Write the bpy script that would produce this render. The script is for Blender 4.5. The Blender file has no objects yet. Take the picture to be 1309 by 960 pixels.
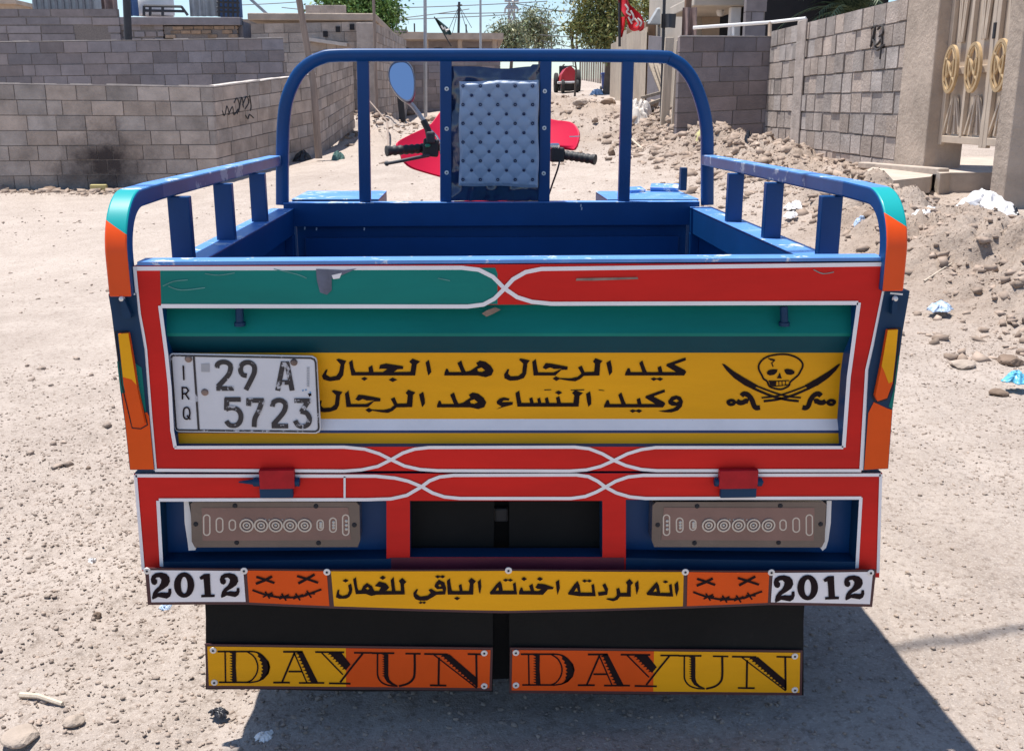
import bpy, math, random
import numpy as np
from math import radians, sin, cos, pi
from mathutils import Vector, Matrix
from mathutils.geometry import tessellate_polygon

scene = bpy.context.scene
col = scene.collection
random.seed(7)
rng = np.random.default_rng(11)

# ------------------------------------------------------------------ camera
FPX, CX, CY = 1300.0, 654.5, 480.0            # focal length and centre in photo pixels
PITCH, YAW, CAM_H = radians(14.74), radians(2.32), 1.12
CAM = Vector((-1.62 * sin(YAW), -1.62 * cos(YAW), CAM_H))
FW = Vector((sin(YAW) * cos(PITCH), cos(YAW) * cos(PITCH), -sin(PITCH)))
RT = Vector((cos(YAW), -sin(YAW), 0))
UP = RT.cross(FW)
cd = bpy.data.cameras.new('camera')
cam = bpy.data.objects.new('camera', cd)
col.objects.link(cam)
cd.sensor_width = 36
cd.lens = 36 * FPX / 1309
cd.clip_end = 3000
cd.clip_start = 0.02
m = Matrix((RT, UP, -FW)).transposed().to_4x4()
m.translation = CAM
cam.matrix_world = m
scene.camera = cam

# ------------------------------------------------------------------ light
KX, KY = 0.20, 0.12                            # shadow shift per metre of height
SUN = Vector((-KX, KY, 1)).normalized()
w = bpy.data.worlds.new('World')
scene.world = w
w.use_nodes = True
nt = w.node_tree
bg = nt.nodes['Background']
sky = nt.nodes.new('ShaderNodeTexSky')
sky.sky_type = 'NISHITA'
sky.sun_disc = False
sky.sun_elevation = math.asin(SUN.z)
sky.sun_rotation = math.atan2(SUN.x, SUN.y) % (2 * pi)
sky.air_density = 1.0
sky.dust_density = 0.35
sky.ozone_density = 3.8
nt.links.new(sky.outputs[0], bg.inputs[0])
bg.inputs[1].default_value = 0.11
sl = bpy.data.lights.new('sun', 'SUN')
sl.energy = 5.0
sl.angle = radians(0.53)
sl.color = (1.0, 0.965, 0.91)
so = bpy.data.objects.new('sun', sl)
col.objects.link(so)
so.rotation_euler = SUN.to_track_quat('Z', 'Y').to_euler()
so.location = (0, 0, 30)
scene.view_settings.view_transform = 'Standard'
scene.view_settings.look = 'None'
scene.view_settings.gamma = 1.0
scene.view_settings.exposure = 0.64
try:
    scene.view_settings.use_curve_mapping = False
except Exception:
    pass
scene.cycles.max_bounces = 6
scene.cycles.use_denoising = True

# ------------------------------------------------------------------ helpers
def ray(x, y):
    return FW + RT * ((x - CX) / FPX) - UP * ((y - CY) / FPX)

def P(x, y, Y):
    """point of the plane Y=const seen at photo pixel x,y"""
    d = ray(x, y)
    return CAM + d * ((Y - CAM.y) / d.y)

def PXX(x, y, X):
    d = ray(x, y)
    return CAM + d * ((X - CAM.x) / d.x)

class MB:
    """collects shapes for ONE mesh"""
    def __init__(s):
        s.v, s.f, s.mi, s.c = [], [], [], []
        s.mats = []
        s.col = (1, 1, 1)
    def mat(s, m):
        if m not in s.mats:
            s.mats.append(m)
        return s.mats.index(m)
    def add(s, vs, fs, m):
        k = len(s.v)
        i = s.mat(m)
        s.v += [tuple(v) for v in vs]
        s.c += [s.col] * len(vs)
        for f in fs:
            s.f.append([k + a for a in f])
            s.mi.append(i)
        return s
    def hexa(s, p, m):
        """8 corners: bottom loop then top loop"""
        return s.add(p, [(3, 2, 1, 0), (4, 5, 6, 7), (0, 1, 5, 4), (1, 2, 6, 5), (2, 3, 7, 6), (3, 0, 4, 7)], m)
    def box(s, c, d, m, rz=0, rx=0, ry=0):
        M_ = Matrix.Translation(Vector(c)) @ Matrix.Rotation(rz, 4, 'Z') @ Matrix.Rotation(rx, 4, 'X') @ Matrix.Rotation(ry, 4, 'Y')
        a, b, e = d[0] / 2, d[1] / 2, d[2] / 2
        return s.hexa([M_ @ Vector(q) for q in [(-a, -b, -e), (a, -b, -e), (a, b, -e), (-a, b, -e), (-a, -b, e), (a, -b, e), (a, b, e), (-a, b, e)]], m)
    def bb(s, x0, x1, y0, y1, z0, z1, m):
        return s.box(((x0 + x1) / 2, (y0 + y1) / 2, (z0 + z1) / 2), (abs(x1 - x0), abs(y1 - y0), abs(z1 - z0)), m)
    def beam(s, a, b, w_, h_, m, side=(1, 0, 0)):
        a, b = Vector(a), Vector(b)
        d = (b - a).normalized()
        sd = Vector(side)
        sd = (sd - d * sd.dot(d)).normalized()
        u = sd.cross(d)
        q = []
        for p_ in (a, b):
            for i, j in ((-1, -1), (1, -1), (1, 1), (-1, 1)):
                q.append(p_ + sd * (w_ / 2 * i) + u * (h_ / 2 * j))
        return s.hexa(q, m)
    def sweep(s, path, prof, m, side=(1, 0, 0), closed=False, caps=True, mf=None):
        """sweep a closed 2D profile [(side, up)] along path; side vector is kept"""
        path = [Vector(p_) for p_ in path]
        n, k = len(path), len(prof)
        vs = []
        for i, p_ in enumerate(path):
            if closed:
                d = path[(i + 1) % n] - path[i - 1]
            else:
                d = path[min(i + 1, n - 1)] - path[max(i - 1, 0)]
            d.normalize()
            sd = Vector(side)
            sd = (sd - d * sd.dot(d)).normalized()
            u = sd.cross(d)
            for a, b in prof:
                vs.append(p_ + sd * a + u * b)
        base = len(s.v)
        s.v += [tuple(v) for v in vs]
        s.c += [s.col] * len(vs)
        for i in range(n if closed else n - 1):
            j = (i + 1) % n
            for a in range(k):
                b = (a + 1) % k
                s.f.append([base + i * k + a, base + i * k + b, base + j * k + b, base + j * k + a])
                s.mi.append(s.mat(mf(i, a) if mf else m))
        if caps and not closed:
            s.f.append([base + a for a in reversed(range(k))]); s.mi.append(s.mat(m))
            s.f.append([base + (n - 1) * k + a for a in range(k)]); s.mi.append(s.mat(m))
        return s
    def tube(s, path, r, m, n=8, r1=None, caps=True):
        path = [Vector(p_) for p_ in path]
        N = len(path)
        d0 = (path[1] - path[0]).normalized()
        ref = Vector((0, 0, 1)) if abs(d0.z) < .9 else Vector((1, 0, 0))
        vs, fs = [], []
        sd = d0.cross(ref).normalized()
        for i, p_ in enumerate(path):
            d = (path[min(i + 1, N - 1)] - path[max(i - 1, 0)]).normalized()
            sd = (sd - d * sd.dot(d)).normalized()
            u = sd.cross(d)
            rr = r if r1 is None else r + (r1 - r) * i / (N - 1)
            for a in range(n):
                t = 2 * pi * a / n
                vs.append(p_ + sd * (rr * cos(t)) + u * (rr * sin(t)))
        for i in range(N - 1):
            for a in range(n):
                b = (a + 1) % n
                fs.append((i * n + b, i * n + a, (i + 1) * n + a, (i + 1) * n + b))
        if caps:
            fs.append(list(range(n)))
            fs.append(list(reversed([(N - 1) * n + a for a in range(n)])))
        return s.add(vs, fs, m)
    def lathe(s, prof, c, axis, m, n=24):
        """prof [(r, h)] turned about axis through c"""
        ax = Vector(axis).normalized()
        ref = Vector((0, 0, 1)) if abs(ax.z) < .9 else Vector((1, 0, 0))
        a1 = ax.cross(ref).normalized()
        a2 = ax.cross(a1)
        c = Vector(c)
        vs, fs = [], []
        for r, h in prof:
            for i in range(n):
                t = 2 * pi * i / n
                vs.append(c + ax * h + a1 * (r * cos(t)) + a2 * (r * sin(t)))
        for j in range(len(prof) - 1):
            for i in range(n):
                k = (i + 1) % n
                fs.append((j * n + i, j * n + k, (j + 1) * n + k, (j + 1) * n + i))
        return s.add(vs, fs, m)
    def poly(s, pts, m, holes=()):
        """flat face from 3D points, with holes"""
        loops = [[Vector(p_) for p_ in pts]] + [[Vector(p_) for p_ in h] for h in holes]
        tr = tessellate_polygon(loops)
        return s.add([p_ for l in loops for p_ in l], tr, m)
    def slab(s, pts, vec, m, mside=None):
        """outline extruded by vec"""
        pts = [Vector(p_) for p_ in pts]
        n = len(pts)
        vec = Vector(vec)
        tr = tessellate_polygon([pts])
        s.add(pts, tr, m)
        s.add([p_ + vec for p_ in pts], [tuple(reversed(t)) for t in tr], m)
        s.add(pts + [p_ + vec for p_ in pts], [(i, (i + 1) % n, (i + 1) % n + n, i + n) for i in range(n)], mside or m)
        return s
    def ribbon(s, pts, width, m, closed=False, nrm=(0, -1, 0)):
        """painted line on a plane"""
        pts = [Vector(p_) for p_ in pts]
        n = len(pts)
        nn = Vector(nrm)
        vs = []
        for i in range(n):
            a = pts[i - 1] if (closed or i > 0) else pts[i]
            b = pts[(i + 1) % n] if (closed or i < n - 1) else pts[i]
            d1 = (pts[i] - a); d2 = (b - pts[i])
            if d1.length < 1e-9: d1 = d2
            if d2.length < 1e-9: d2 = d1
            d1.normalize(); d2.normalize()
            t = (d1 + d2)
            if t.length < 1e-6: t = d1
            t.normalize()
            q = nn.cross(t)
            cc = max(.5, t.dot(d1))
            ww = width[i] if isinstance(width, (list, tuple)) else width
            vs += [pts[i] + q * (ww / 2 / cc), pts[i] - q * (ww / 2 / cc)]
        fs = []
        for i in range(n if closed else n - 1):
            j = (i + 1) % n
            fs.append((2 * i, 2 * i + 1, 2 * j + 1, 2 * j))
        return s.add(vs, fs, m)
    def build(s, name, parent=None, smooth=None, bevel=0, seg=2, fix=True):
        me = bpy.data.meshes.new(name)
        me.from_pydata(s.v, [], s.f)
        for mm in s.mats:
            me.materials.append(mm)
        me.polygons.foreach_set('material_index', s.mi)
        if True:
            at = me.color_attributes.new('col', 'FLOAT_COLOR', 'POINT')
            a = np.ones((len(s.c), 4), 'f')
            a[:, :3] = np.array(s.c, 'f')
            at.data.foreach_set('color', a.ravel())
        me.update()
        o = bpy.data.objects.new(name, me)
        col.objects.link(o)
        if fix:
            import bmesh
            b = bmesh.new(); b.from_mesh(me)
            bmesh.ops.recalc_face_normals(b, faces=b.faces)
            b.to_mesh(me); b.free()
        if smooth is not None:
            me.polygons.foreach_set('use_smooth', [True] * len(me.polygons))
            me.set_sharp_from_angle(angle=radians(smooth))
        if bevel:
            md = o.modifiers.new('bevel', 'BEVEL')
            md.width = bevel; md.segments = seg; md.limit_method = 'ANGLE'; md.angle_limit = radians(40)
        par(o, parent)
        return o

def par(o, parent):
    if parent is not None:
        o.parent = parent
        if parent.type == 'EMPTY':
            o.matrix_parent_inverse = Matrix.Translation(-parent.location)

def tag(o, label=None, cat=None, group=None, kind=None):
    if label: o['label'] = label
    if cat: o['category'] = cat
    if group: o['group'] = group
    if kind: o['kind'] = kind
    elif cat: o['kind'] = 'thing'
    return o

def thing(name, loc, label, cat, group=None):
    o = bpy.data.objects.new(name, None)
    o.empty_display_size = .2
    o.location = loc
    col.objects.link(o)
    return tag(o, label, cat, group)

def crv(pts, n=6, closed=False):
    """Catmull-Rom through 2D/3D points"""
    pts = [Vector(p_) for p_ in pts]
    out = []
    N = len(pts)
    for i in range(N if closed else N - 1):
        p0 = pts[i - 1] if (closed or i > 0) else pts[i]
        p1 = pts[i]; p2 = pts[(i + 1) % N]
        p3 = pts[(i + 2) % N] if (closed or i + 2 < N) else p2
        for k in range(n):
            t = k / n
            out.append(.5 * ((2 * p1) + (p2 - p0) * t + (2 * p0 - 5 * p1 + 4 * p2 - p3) * t * t + (3 * p1 - p0 - 3 * p2 + p3) * t ** 3))
    if not closed:
        out.append(pts[-1])
    return out

# ------------------------------------------------------------------ materials
def lin(r, g, b):
    f = lambda c: (c / 255 / 12.92) if c / 255 <= .04045 else ((c / 255 + .055) / 1.055) ** 2.4
    return (f(r), f(g), f(b))

def mat(name, c, rough=.6, metal=0, var=.12, vs=6, bump=0, bs=40, attr=False, dust=0, ds=5, dcol=(.5, .43, .36),
        spec=.5, coat=0, wear=0, wcol=(.3, .3, .3), ws=30, alpha=1, trans=0, stretch=None, bdist=.01, detail=6):
    M_ = bpy.data.materials.new(name)
    M_.use_nodes = True
    t = M_.node_tree
    N, L = t.nodes, t.links
    b = N['Principled BSDF']
    b.inputs['Roughness'].default_value = rough
    b.inputs['Metallic'].default_value = metal
    b.inputs['Specular IOR Level'].default_value = spec
    b.inputs['Coat Weight'].default_value = coat
    b.inputs['Coat Roughness'].default_value = .15
    if alpha < 1: b.inputs['Alpha'].default_value = alpha
    if trans: b.inputs['Transmission Weight'].default_value = trans
    tc = N.new('ShaderNodeTexCoord')
    src = tc.outputs['Object']
    if stretch:
        mp = N.new('ShaderNodeMapping'); mp.inputs['Scale'].default_value = stretch
        L.new(src, mp.inputs[0]); src = mp.outputs[0]
    def noise(sc, dt=detail, ro=.6):
        n = N.new('ShaderNodeTexNoise')
        n.inputs['Scale'].default_value = sc; n.inputs['Detail'].default_value = dt; n.inputs['Roughness'].default_value = ro
        L.new(src, n.inputs['Vector'])
        return n.outputs[0]
    def ramp(o, a, b_):
        r = N.new('ShaderNodeMapRange')
        r.inputs[1].default_value = a; r.inputs[2].default_value = b_
        L.new(o, r.inputs[0])
        return r.outputs[0]
    def mix(fac, a, b_, mode='MIX'):
        x = N.new('ShaderNodeMix'); x.data_type = 'RGBA'; x.blend_type = mode
        if isinstance(fac, (int, float)): x.inputs[0].default_value = fac
        else: L.new(fac, x.inputs[0])
        for i, q in ((6, a), (7, b_)):
            if isinstance(q, tuple): x.inputs[i].default_value = (*q, 1)
            else: L.new(q, x.inputs[i])
        return x.outputs[2]
    lo = tuple(max(0, k * (1 - var)) for k in c)
    hi = tuple(min(1, k * (1 + var)) for k in c)
    cc = mix(ramp(noise(vs), .3, .7), lo, hi)
    if attr:
        a = N.new('ShaderNodeVertexColor'); a.layer_name = 'col'
        cc = mix(1.0, cc, a.outputs[0], 'MULTIPLY')
    if wear:
        cc = mix(ramp(noise(ws, 8, .7), 1 - wear, 1 - wear + .03), cc, wcol)
    if dust:
        cc = mix(ramp(noise(ds, 8, .7), .75 - dust, 1.25 - dust), cc, dcol)
    L.new(cc, b.inputs['Base Color'])
    if bump:
        bn = N.new('ShaderNodeBump')
        bn.inputs['Strength'].default_value = bump
        bn.inputs['Distance'].default_value = bdist
        L.new(noise(bs, 8, .65), bn.inputs['Height'])
        L.new(bn.outputs[0], b.inputs['Normal'])
    return M_

# ------------------------------------------------------------------ value noise in numpy
_tab = np.random.default_rng(3).random((256, 256))
def vnoise(x, y):
    xi = np.floor(x).astype(int); yi = np.floor(y).astype(int)
    fx = x - xi; fy = y - yi
    fx = fx * fx * (3 - 2 * fx); fy = fy * fy * (3 - 2 * fy)
    g = lambda a, b: _tab[a & 255, b & 255]
    return (g(xi, yi) * (1 - fx) + g(xi + 1, yi) * fx) * (1 - fy) + (g(xi, yi + 1) * (1 - fx) + g(xi + 1, yi + 1) * fx) * fy - .5
def fbm(x, y, o=4):
    r = 0; a = 1.0
    for i in range(o):
        r = r + a * vnoise(x * 2 ** i + 17 * i, y * 2 ** i + 31 * i); a *= .5
    return r
def sst(a, b, x):
    t = np.clip((x - a) / (b - a), 0, 1)
    return t * t * (3 - 2 * t)

def clods(x, y, f, seed):
    """soil clods: one rounded lump of random height per cell of a jittered grid"""
    x = x * f; y = y * f
    xi = np.floor(x).astype(int); yi = np.floor(y).astype(int)
    h = np.zeros_like(x)
    for i in (-1, 0, 1):
        for j in (-1, 0, 1):
            a = xi + i; b = yi + j
            r1 = _tab[(a + seed) & 255, b & 255]; r2 = _tab[a & 255, (b + 91 + seed) & 255]; r3 = _tab[(a + 57) & 255, (b + 13 + seed) & 255]
            dx = x - a - r1; dy = y - b - r2
            k = .35 + .5 * r3
            h = np.maximum(h, r3 * r3 * np.sqrt(np.clip(1 - (dx * dx + dy * dy) / (k * k), 0, 1)))
    return h

def gz(x, y, fine=True):
    x = np.asarray(x, float); y = np.asarray(y, float)
    yy = np.minimum(y, 70)
    z = .040 * .5 * (np.sqrt((yy - 2.5) ** 2 + 1) + (yy - 2.5))
    z = z - .040 * .5 * (math.sqrt(6.25 + 1) - 2.5)
    t = sst(1.0, 7.0, y)
    z = z + t * np.where(x > 0, .065 * np.minimum(x, 5), .10 * np.maximum(x, -4.5))
    # rubble bank along the right hand side, and loose heaps up the road
    e = np.exp(-((x - 3.05 - .12 * np.sin(y)) / .55) ** 2) * sst(2.2, 4.0, y) * (1 - sst(15, 20, y))
    e = e * (1 - .75 * np.exp(-((y - 6.8) / 1.4) ** 2) * sst(2.9, 3.4, x))
    z = z + e * (.08 + .17 * np.maximum(fbm(x * 1.6, y * 1.6, 4) + .35, 0))
    h2 = sst(13, 17, y) * (1 - sst(30, 36, y)) * np.exp(-((x - 2.0) / 1.6) ** 2)
    z = z + h2 * .35 * np.maximum(fbm(x * .9 + 5, y * .7, 3) + .25, 0)
    h3 = np.exp(-((x + 2.3) / 1.1) ** 2 - ((y - 21) / 2.5) ** 2)
    z = z + h3 * .45 * np.maximum(fbm(x * 1.1 + 9, y * .9, 3) + .45, 0)
    if fine:
        rough = .42 + .9 * e + .8 * h2 + .8 * h3 + .5 * sst(-.2, -1.2, x) * (1 - sst(.4, 2.8, y))
        lump = np.abs(fbm(x * 4.1 + 3, y * 4.1, 2)) * .7 + np.abs(fbm(x * 9 + 7, y * 9, 2)) * .5 + np.abs(fbm(x * 19, y * 19 + 5, 2)) * .3
        z = z + (e + .7 * h2 + .8 * h3) * (.06 * (1 - 1.6 * lump) + .14 * clods(x, y, 3.6, 0) + .085 * clods(x, y, 8, 40) + .045 * clods(x, y, 15, 80)) + .016 * (rough - .3) * clods(x, y, 21, 120) + rough * .006 * vnoise(x * 38, y * 38)
        z = z + rough * (.020 * fbm(x * 3, y * 3, 3) + .020 * fbm(x * 14, y * 14, 3))
        z = z + .02 * fbm(x * .8, y * .8, 2) * sst(3, 8, y)
        for xt, wd in ((-1.25, .07), (-2.2, .07), (1.35, .07), (.46, .06), (-.46, .06)):
            xc = xt + .22 * np.sin(.45 * y + xt)
            z = z - .012 * np.exp(-((x - xc) / wd) ** 2) * (1 - sst(9, 14, y)) * (1 + .6 * vnoise(y * 9, x * 2))
    return z
def gzf(x, y):
    return float(gz(np.array([x]), np.array([y]))[0])
# ================================================================== SETTING
def G(x, y, lo=1.0, hi=140):
    """where the view ray through photo pixel x,y meets the ground"""
    d = ray(x, y)
    n = Vector((d.x, d.y, 0)).length
    ts = np.concatenate([np.linspace(lo, 12, 600), np.linspace(12, hi, 1500)[1:]]) / n
    X = CAM.x + d.x * ts; Y = CAM.y + d.y * ts; Z = CAM.z + d.z * ts
    k = np.nonzero(Z <= gz(X, Y, False))[0]
    k = k[0] if len(k) else len(ts) - 1
    return Vector((X[k], Y[k], gzf(X[k], Y[k])))

def M_ground():
    M_ = bpy.data.materials.new('dry_earth')
    M_.use_nodes = True
    N, L = M_.node_tree.nodes, M_.node_tree.links
    b = N['Principled BSDF']
    b.inputs['Roughness'].default_value = .95
    b.inputs['Specular IOR Level'].default_value = .15
    tc = N.new('ShaderNodeTexCoord')
    def noise(s, d=8, r=.6):
        n = N.new('ShaderNodeTexNoise'); n.inputs['Scale'].default_value = s
        n.inputs['Detail'].default_value = d; n.inputs['Roughness'].default_value = r
        L.new(tc.outputs['Object'], n.inputs['Vector']); return n.outputs[0]
    def rmp(o, a, c_):
        r = N.new('ShaderNodeMapRange'); r.inputs[1].default_value = a; r.inputs[2].default_value = c_
        L.new(o, r.inputs[0]); return r.outputs[0]
    def mix(f, a, c_, mode='MIX'):
        x = N.new('ShaderNodeMix'); x.data_type = 'RGBA'; x.blend_type = mode
        if isinstance(f, (int, float)): x.inputs[0].default_value = f
        else: L.new(f, x.inputs[0])
        for i, q in ((6, a), (7, c_)):
            if isinstance(q, tuple): x.inputs[i].default_value = (*q, 1)
            else: L.new(q, x.inputs[i])
        return x.outputs[2]
    c = mix(rmp(noise(.35, 5), .35, .65), (.315, .258, .218), (.39, .326, .279))
    c = mix(rmp(noise(2.3, 8, .7), .42, .7), c, (.445, .376, .325))
    c = mix(rmp(noise(45, 6, .7), .5, .72), c, (.185, .14, .11))
    c = mix(rmp(noise(160, 4, .7), .52, .7), c, (.49, .42, .365))
    c = mix(rmp(noise(9, 8, .75), .62, .72), c, (.285, .225, .18))
    va = N.new('ShaderNodeVertexColor'); va.layer_name = 'col'
    c = mix(1.0, c, va.outputs[0], 'MULTIPLY')
    L.new(c, b.inputs['Base Color'])
    b1 = N.new('ShaderNodeBump'); b1.inputs['Strength'].default_value = .6; b1.inputs['Distance'].default_value = .012
    L.new(noise(26, 10, .72), b1.inputs['Height'])
    b2 = N.new('ShaderNodeBump'); b2.inputs['Strength'].default_value = .5; b2.inputs['Distance'].default_value = .0025
    L.new(noise(170, 6, .7), b2.inputs['Height'])
    b0 = N.new('ShaderNodeBump'); b0.inputs['Strength'].default_value = .5; b0.inputs['Distance'].default_value = .03
    L.new(noise(6.5, 8, .7), b0.inputs['Height']); L.new(b0.outputs[0], b1.inputs['Normal'])
    L.new(b1.outputs[0], b2.inputs['Normal'])
    L.new(b2.outputs[0], b.inputs['Normal'])
    return M_

m_ground = M_ground()
gx = np.geomspace(3.2, 300, 75); gx2 = np.geomspace(4.1, 300, 70)
xs = np.concatenate([-gx[::-1], np.linspace(-3.2, 2.2, 280)[1:-1], np.linspace(2.2, 4.1, 100)[:-1], gx2])
ys = np.concatenate([-np.geomspace(1, 40, 14)[::-1], np.linspace(-1, 4.5, 260)[1:-1], np.linspace(4.5, 15, 260)[:-1], np.geomspace(15, 320, 170)])
XX, YY = np.meshgrid(xs, ys)
ZZ = gz(XX, YY)
nx_, ny_ = len(xs), len(ys)
me = bpy.data.meshes.new('ground')
co = np.stack([XX.ravel(), YY.ravel(), ZZ.ravel()], 1)
ii = np.arange(nx_ * ny_).reshape(ny_, nx_)
q = np.stack([ii[:-1, :-1].ravel(), ii[:-1, 1:].ravel(), ii[1:, 1:].ravel(), ii[1:, :-1].ravel()], 1)
def mesh_np(me, co, faces):
    k = faces.shape[1]
    me.vertices.add(len(co)); me.vertices.foreach_set('co', co.astype('f').ravel())
    me.loops.add(faces.size); me.loops.foreach_set('vertex_index', faces.astype('i').ravel())
    me.polygons.add(len(faces))
    me.polygons.foreach_set('loop_start', np.arange(0, faces.size, k, dtype='i'))
    me.update(calc_edges=True)
mesh_np(me, co, q)
me.materials.append(m_ground)
# dug-up earth of the bank and heaps is browner than the driven dust of the street
_e = np.exp(-((XX - 3.05 - .12 * np.sin(YY)) / .75) ** 2) * sst(2.0, 3.6, YY) * (1 - sst(16, 24, YY)) + .7 * sst(12, 16, YY) * (1 - sst(32, 40, YY)) * np.exp(-((XX - 2.0) / 1.8) ** 2)
_e = np.clip(_e * (1 + 1.2 * fbm(XX * 1.3 + 4, YY * 1.3, 3)), 0, 1)
_d = .06 * np.clip(fbm(XX * .7, YY * .35, 3), -.5, .5) * (np.abs(XX) < 12)
_c = np.stack([1 - .20 * _e + _d, 1 - .25 * _e + _d, 1 - .30 * _e + _d, np.ones_like(_e)], 2)
_at = me.color_attributes.new('col', 'FLOAT_COLOR', 'POINT'); _at.data.foreach_set('color', _c.astype('f').ravel())
me.polygons.foreach_set('use_smooth', np.ones(len(q), bool))
go = bpy.data.objects.new('ground', me); col.objects.link(go)
go['kind'] = 'structure'

# ---------------- loose stones: base shape is a jittered icosahedron
_t = (1 + 5 ** .5) / 2
ICO = np.array([(-1, _t, 0), (1, _t, 0), (-1, -_t, 0), (1, -_t, 0), (0, -1, _t), (0, 1, _t), (0, -1, -_t), (0, 1, -_t), (_t, 0, -1), (_t, 0, 1), (-_t, 0, -1), (-_t, 0, 1)]) / math.sqrt(1 + _t * _t)
ICF = np.array([(0, 11, 5), (0, 5, 1), (0, 1, 7), (0, 7, 10), (0, 10, 11), (1, 5, 9), (5, 11, 4), (11, 10, 2), (10, 7, 6), (7, 1, 8), (3, 9, 4), (3, 4, 2), (3, 2, 6), (3, 6, 8), (3, 8, 9), (4, 9, 5), (2, 4, 11), (6, 2, 10), (8, 6, 7), (9, 8, 1)])
CUB = np.array([(-1, -1, -1), (1, -1, -1), (1, 1, -1), (-1, 1, -1), (-1, -1, 1), (1, -1, 1), (1, 1, 1), (-1, 1, 1)]) * .72
CUF = np.array([(3, 2, 1, 0), (4, 5, 6, 7), (0, 1, 5, 4), (1, 2, 6, 5), (2, 3, 7, 6), (3, 0, 4, 7)])
def stones(name, px_, py_, sz, m, c0=(.75, .72, .70), c1=(1.15, 1.1, 1.05), sink=.25, flat=.65, label=None, shape=(ICO, ICF), jit=(.55, 1.3)):
    n = len(px_)
    SV, SF = shape; nv = len(SV); nf = SF.shape[1]
    v = SV[None] * rng.uniform(*jit, (n, nv, 1)) + rng.normal(0, .12, (n, nv, 3))
    v = v * (np.stack([rng.uniform(.7, 1.25, n), rng.uniform(.7, 1.25, n), flat * rng.uniform(.6, 1.25, n)], 1) * sz[:, None])[:, None, :]
    tilt = rng.normal(0, .35, n); ct, st_ = np.cos(tilt), np.sin(tilt)
    y_ = v[..., 1] * ct[:, None] - v[..., 2] * st_[:, None]; z_ = v[..., 1] * st_[:, None] + v[..., 2] * ct[:, None]
    a = rng.uniform(0, 2 * pi, n); ca, sa = np.cos(a), np.sin(a)
    x2 = v[..., 0] * ca[:, None] - y_ * sa[:, None]; y2 = v[..., 0] * sa[:, None] + y_ * ca[:, None]
    z0 = gz(px_, py_) + sz * flat * (1 - 2 * sink) * .6
    co = np.stack([x2 + px_[:, None], y2 + py_[:, None], z_ + z0[:, None]], 2).reshape(-1, 3)
    fs = (SF[None] + nv * np.arange(n)[:, None, None]).reshape(-1, nf)
    me = bpy.data.meshes.new(name)
    mesh_np(me, co, fs)
    at = me.color_attributes.new('col', 'FLOAT_COLOR', 'POINT')
    f = rng.random(n)[:, None]
    c = np.array(c0) * (1 - f) + np.array(c1) * f
    c = np.concatenate([c, np.ones((n, 1))], 1)
    at.data.foreach_set('color', np.repeat(c, nv, 0).astype('f').ravel())
    me.materials.append(m)
    o = bpy.data.objects.new(name, me); col.objects.link(o)
    o['kind'] = 'stuff'
    if label: o['label'] = label
    return o

m_stone = mat('stone', (.35, .287, .243), rough=.92, var=.15, vs=25, bump=.4, bs=120, attr=True, spec=.2)
m_rubble = mat('rubble', (.34, .27, .22), rough=.95, var=.2, vs=12, attr=True, spec=.15)
n = 120000
gx_ = rng.uniform(-2.6, 2.4, n); gy_ = -.6 + 3.6 * rng.random(n) ** 1.3
dens = .35 + .9 * sst(.3, -1.0, gx_) * (1 - sst(.6, 2.2, gy_)) + .5 * fbm(gx_ * 1.5, gy_ * 1.5, 3)
dens = np.where(np.abs(gx_) < .55, np.maximum(dens, .6), dens)
k = rng.random(n) < dens
sz = .0016 + .0050 * rng.random(n) ** 4.5
stones('gravel', gx_[k], gy_[k], sz[k], m_stone, label='loose pale gravel strewn over the dirt street around the cargo tricycle')
n = 30000
gx_ = rng.uniform(-9, 4, n); gy_ = rng.uniform(1.5, 16, n)
k = rng.random(n) < np.clip(.25 + fbm(gx_ * .5, gy_ * .5, 3), 0, 1)
sz = .003 + .020 * rng.random(n) ** 8
stones('scattered_pebbles', gx_[k], gy_[k], sz[k], m_stone, c0=(.75, .72, .70), label='small stones scattered over the open dirt street')
# broken ground along the right side and up the road
n = 24000
gx_ = np.concatenate([rng.normal(3.0, .48, n), rng.normal(1.9, 1.3, 4000), rng.normal(-2.3, .9, 2500), rng.uniform(-9, -3.7, 2600)])
gy_ = np.concatenate([2.6 + 15 * rng.random(n) ** 1.25, rng.uniform(11, 36, 4000), rng.normal(21, 1.7, 2500), 13.35 - np.abs(rng.normal(0, .28, 2600))])
k = (gx_ < 3.85) | (gy_ > 13)
k &= (gx_ > 1.6) | (gy_ > 9)
sz = (.004 + .045 * rng.random(len(gx_)) ** 16) * np.clip(gy_ / 6, .9, 1.8)
stones('rubble', gx_[k], gy_[k], sz[k], m_rubble, c0=(.80, .77, .75), c1=(1.15, 1.12, 1.1), sink=.45, flat=.75, shape=(CUB, CUF), jit=(.5, 1.25), label='clods and rubble heaped along the right side of the street')

# ---------------- sky is the world; far ground haze is left to the air itself

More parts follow.
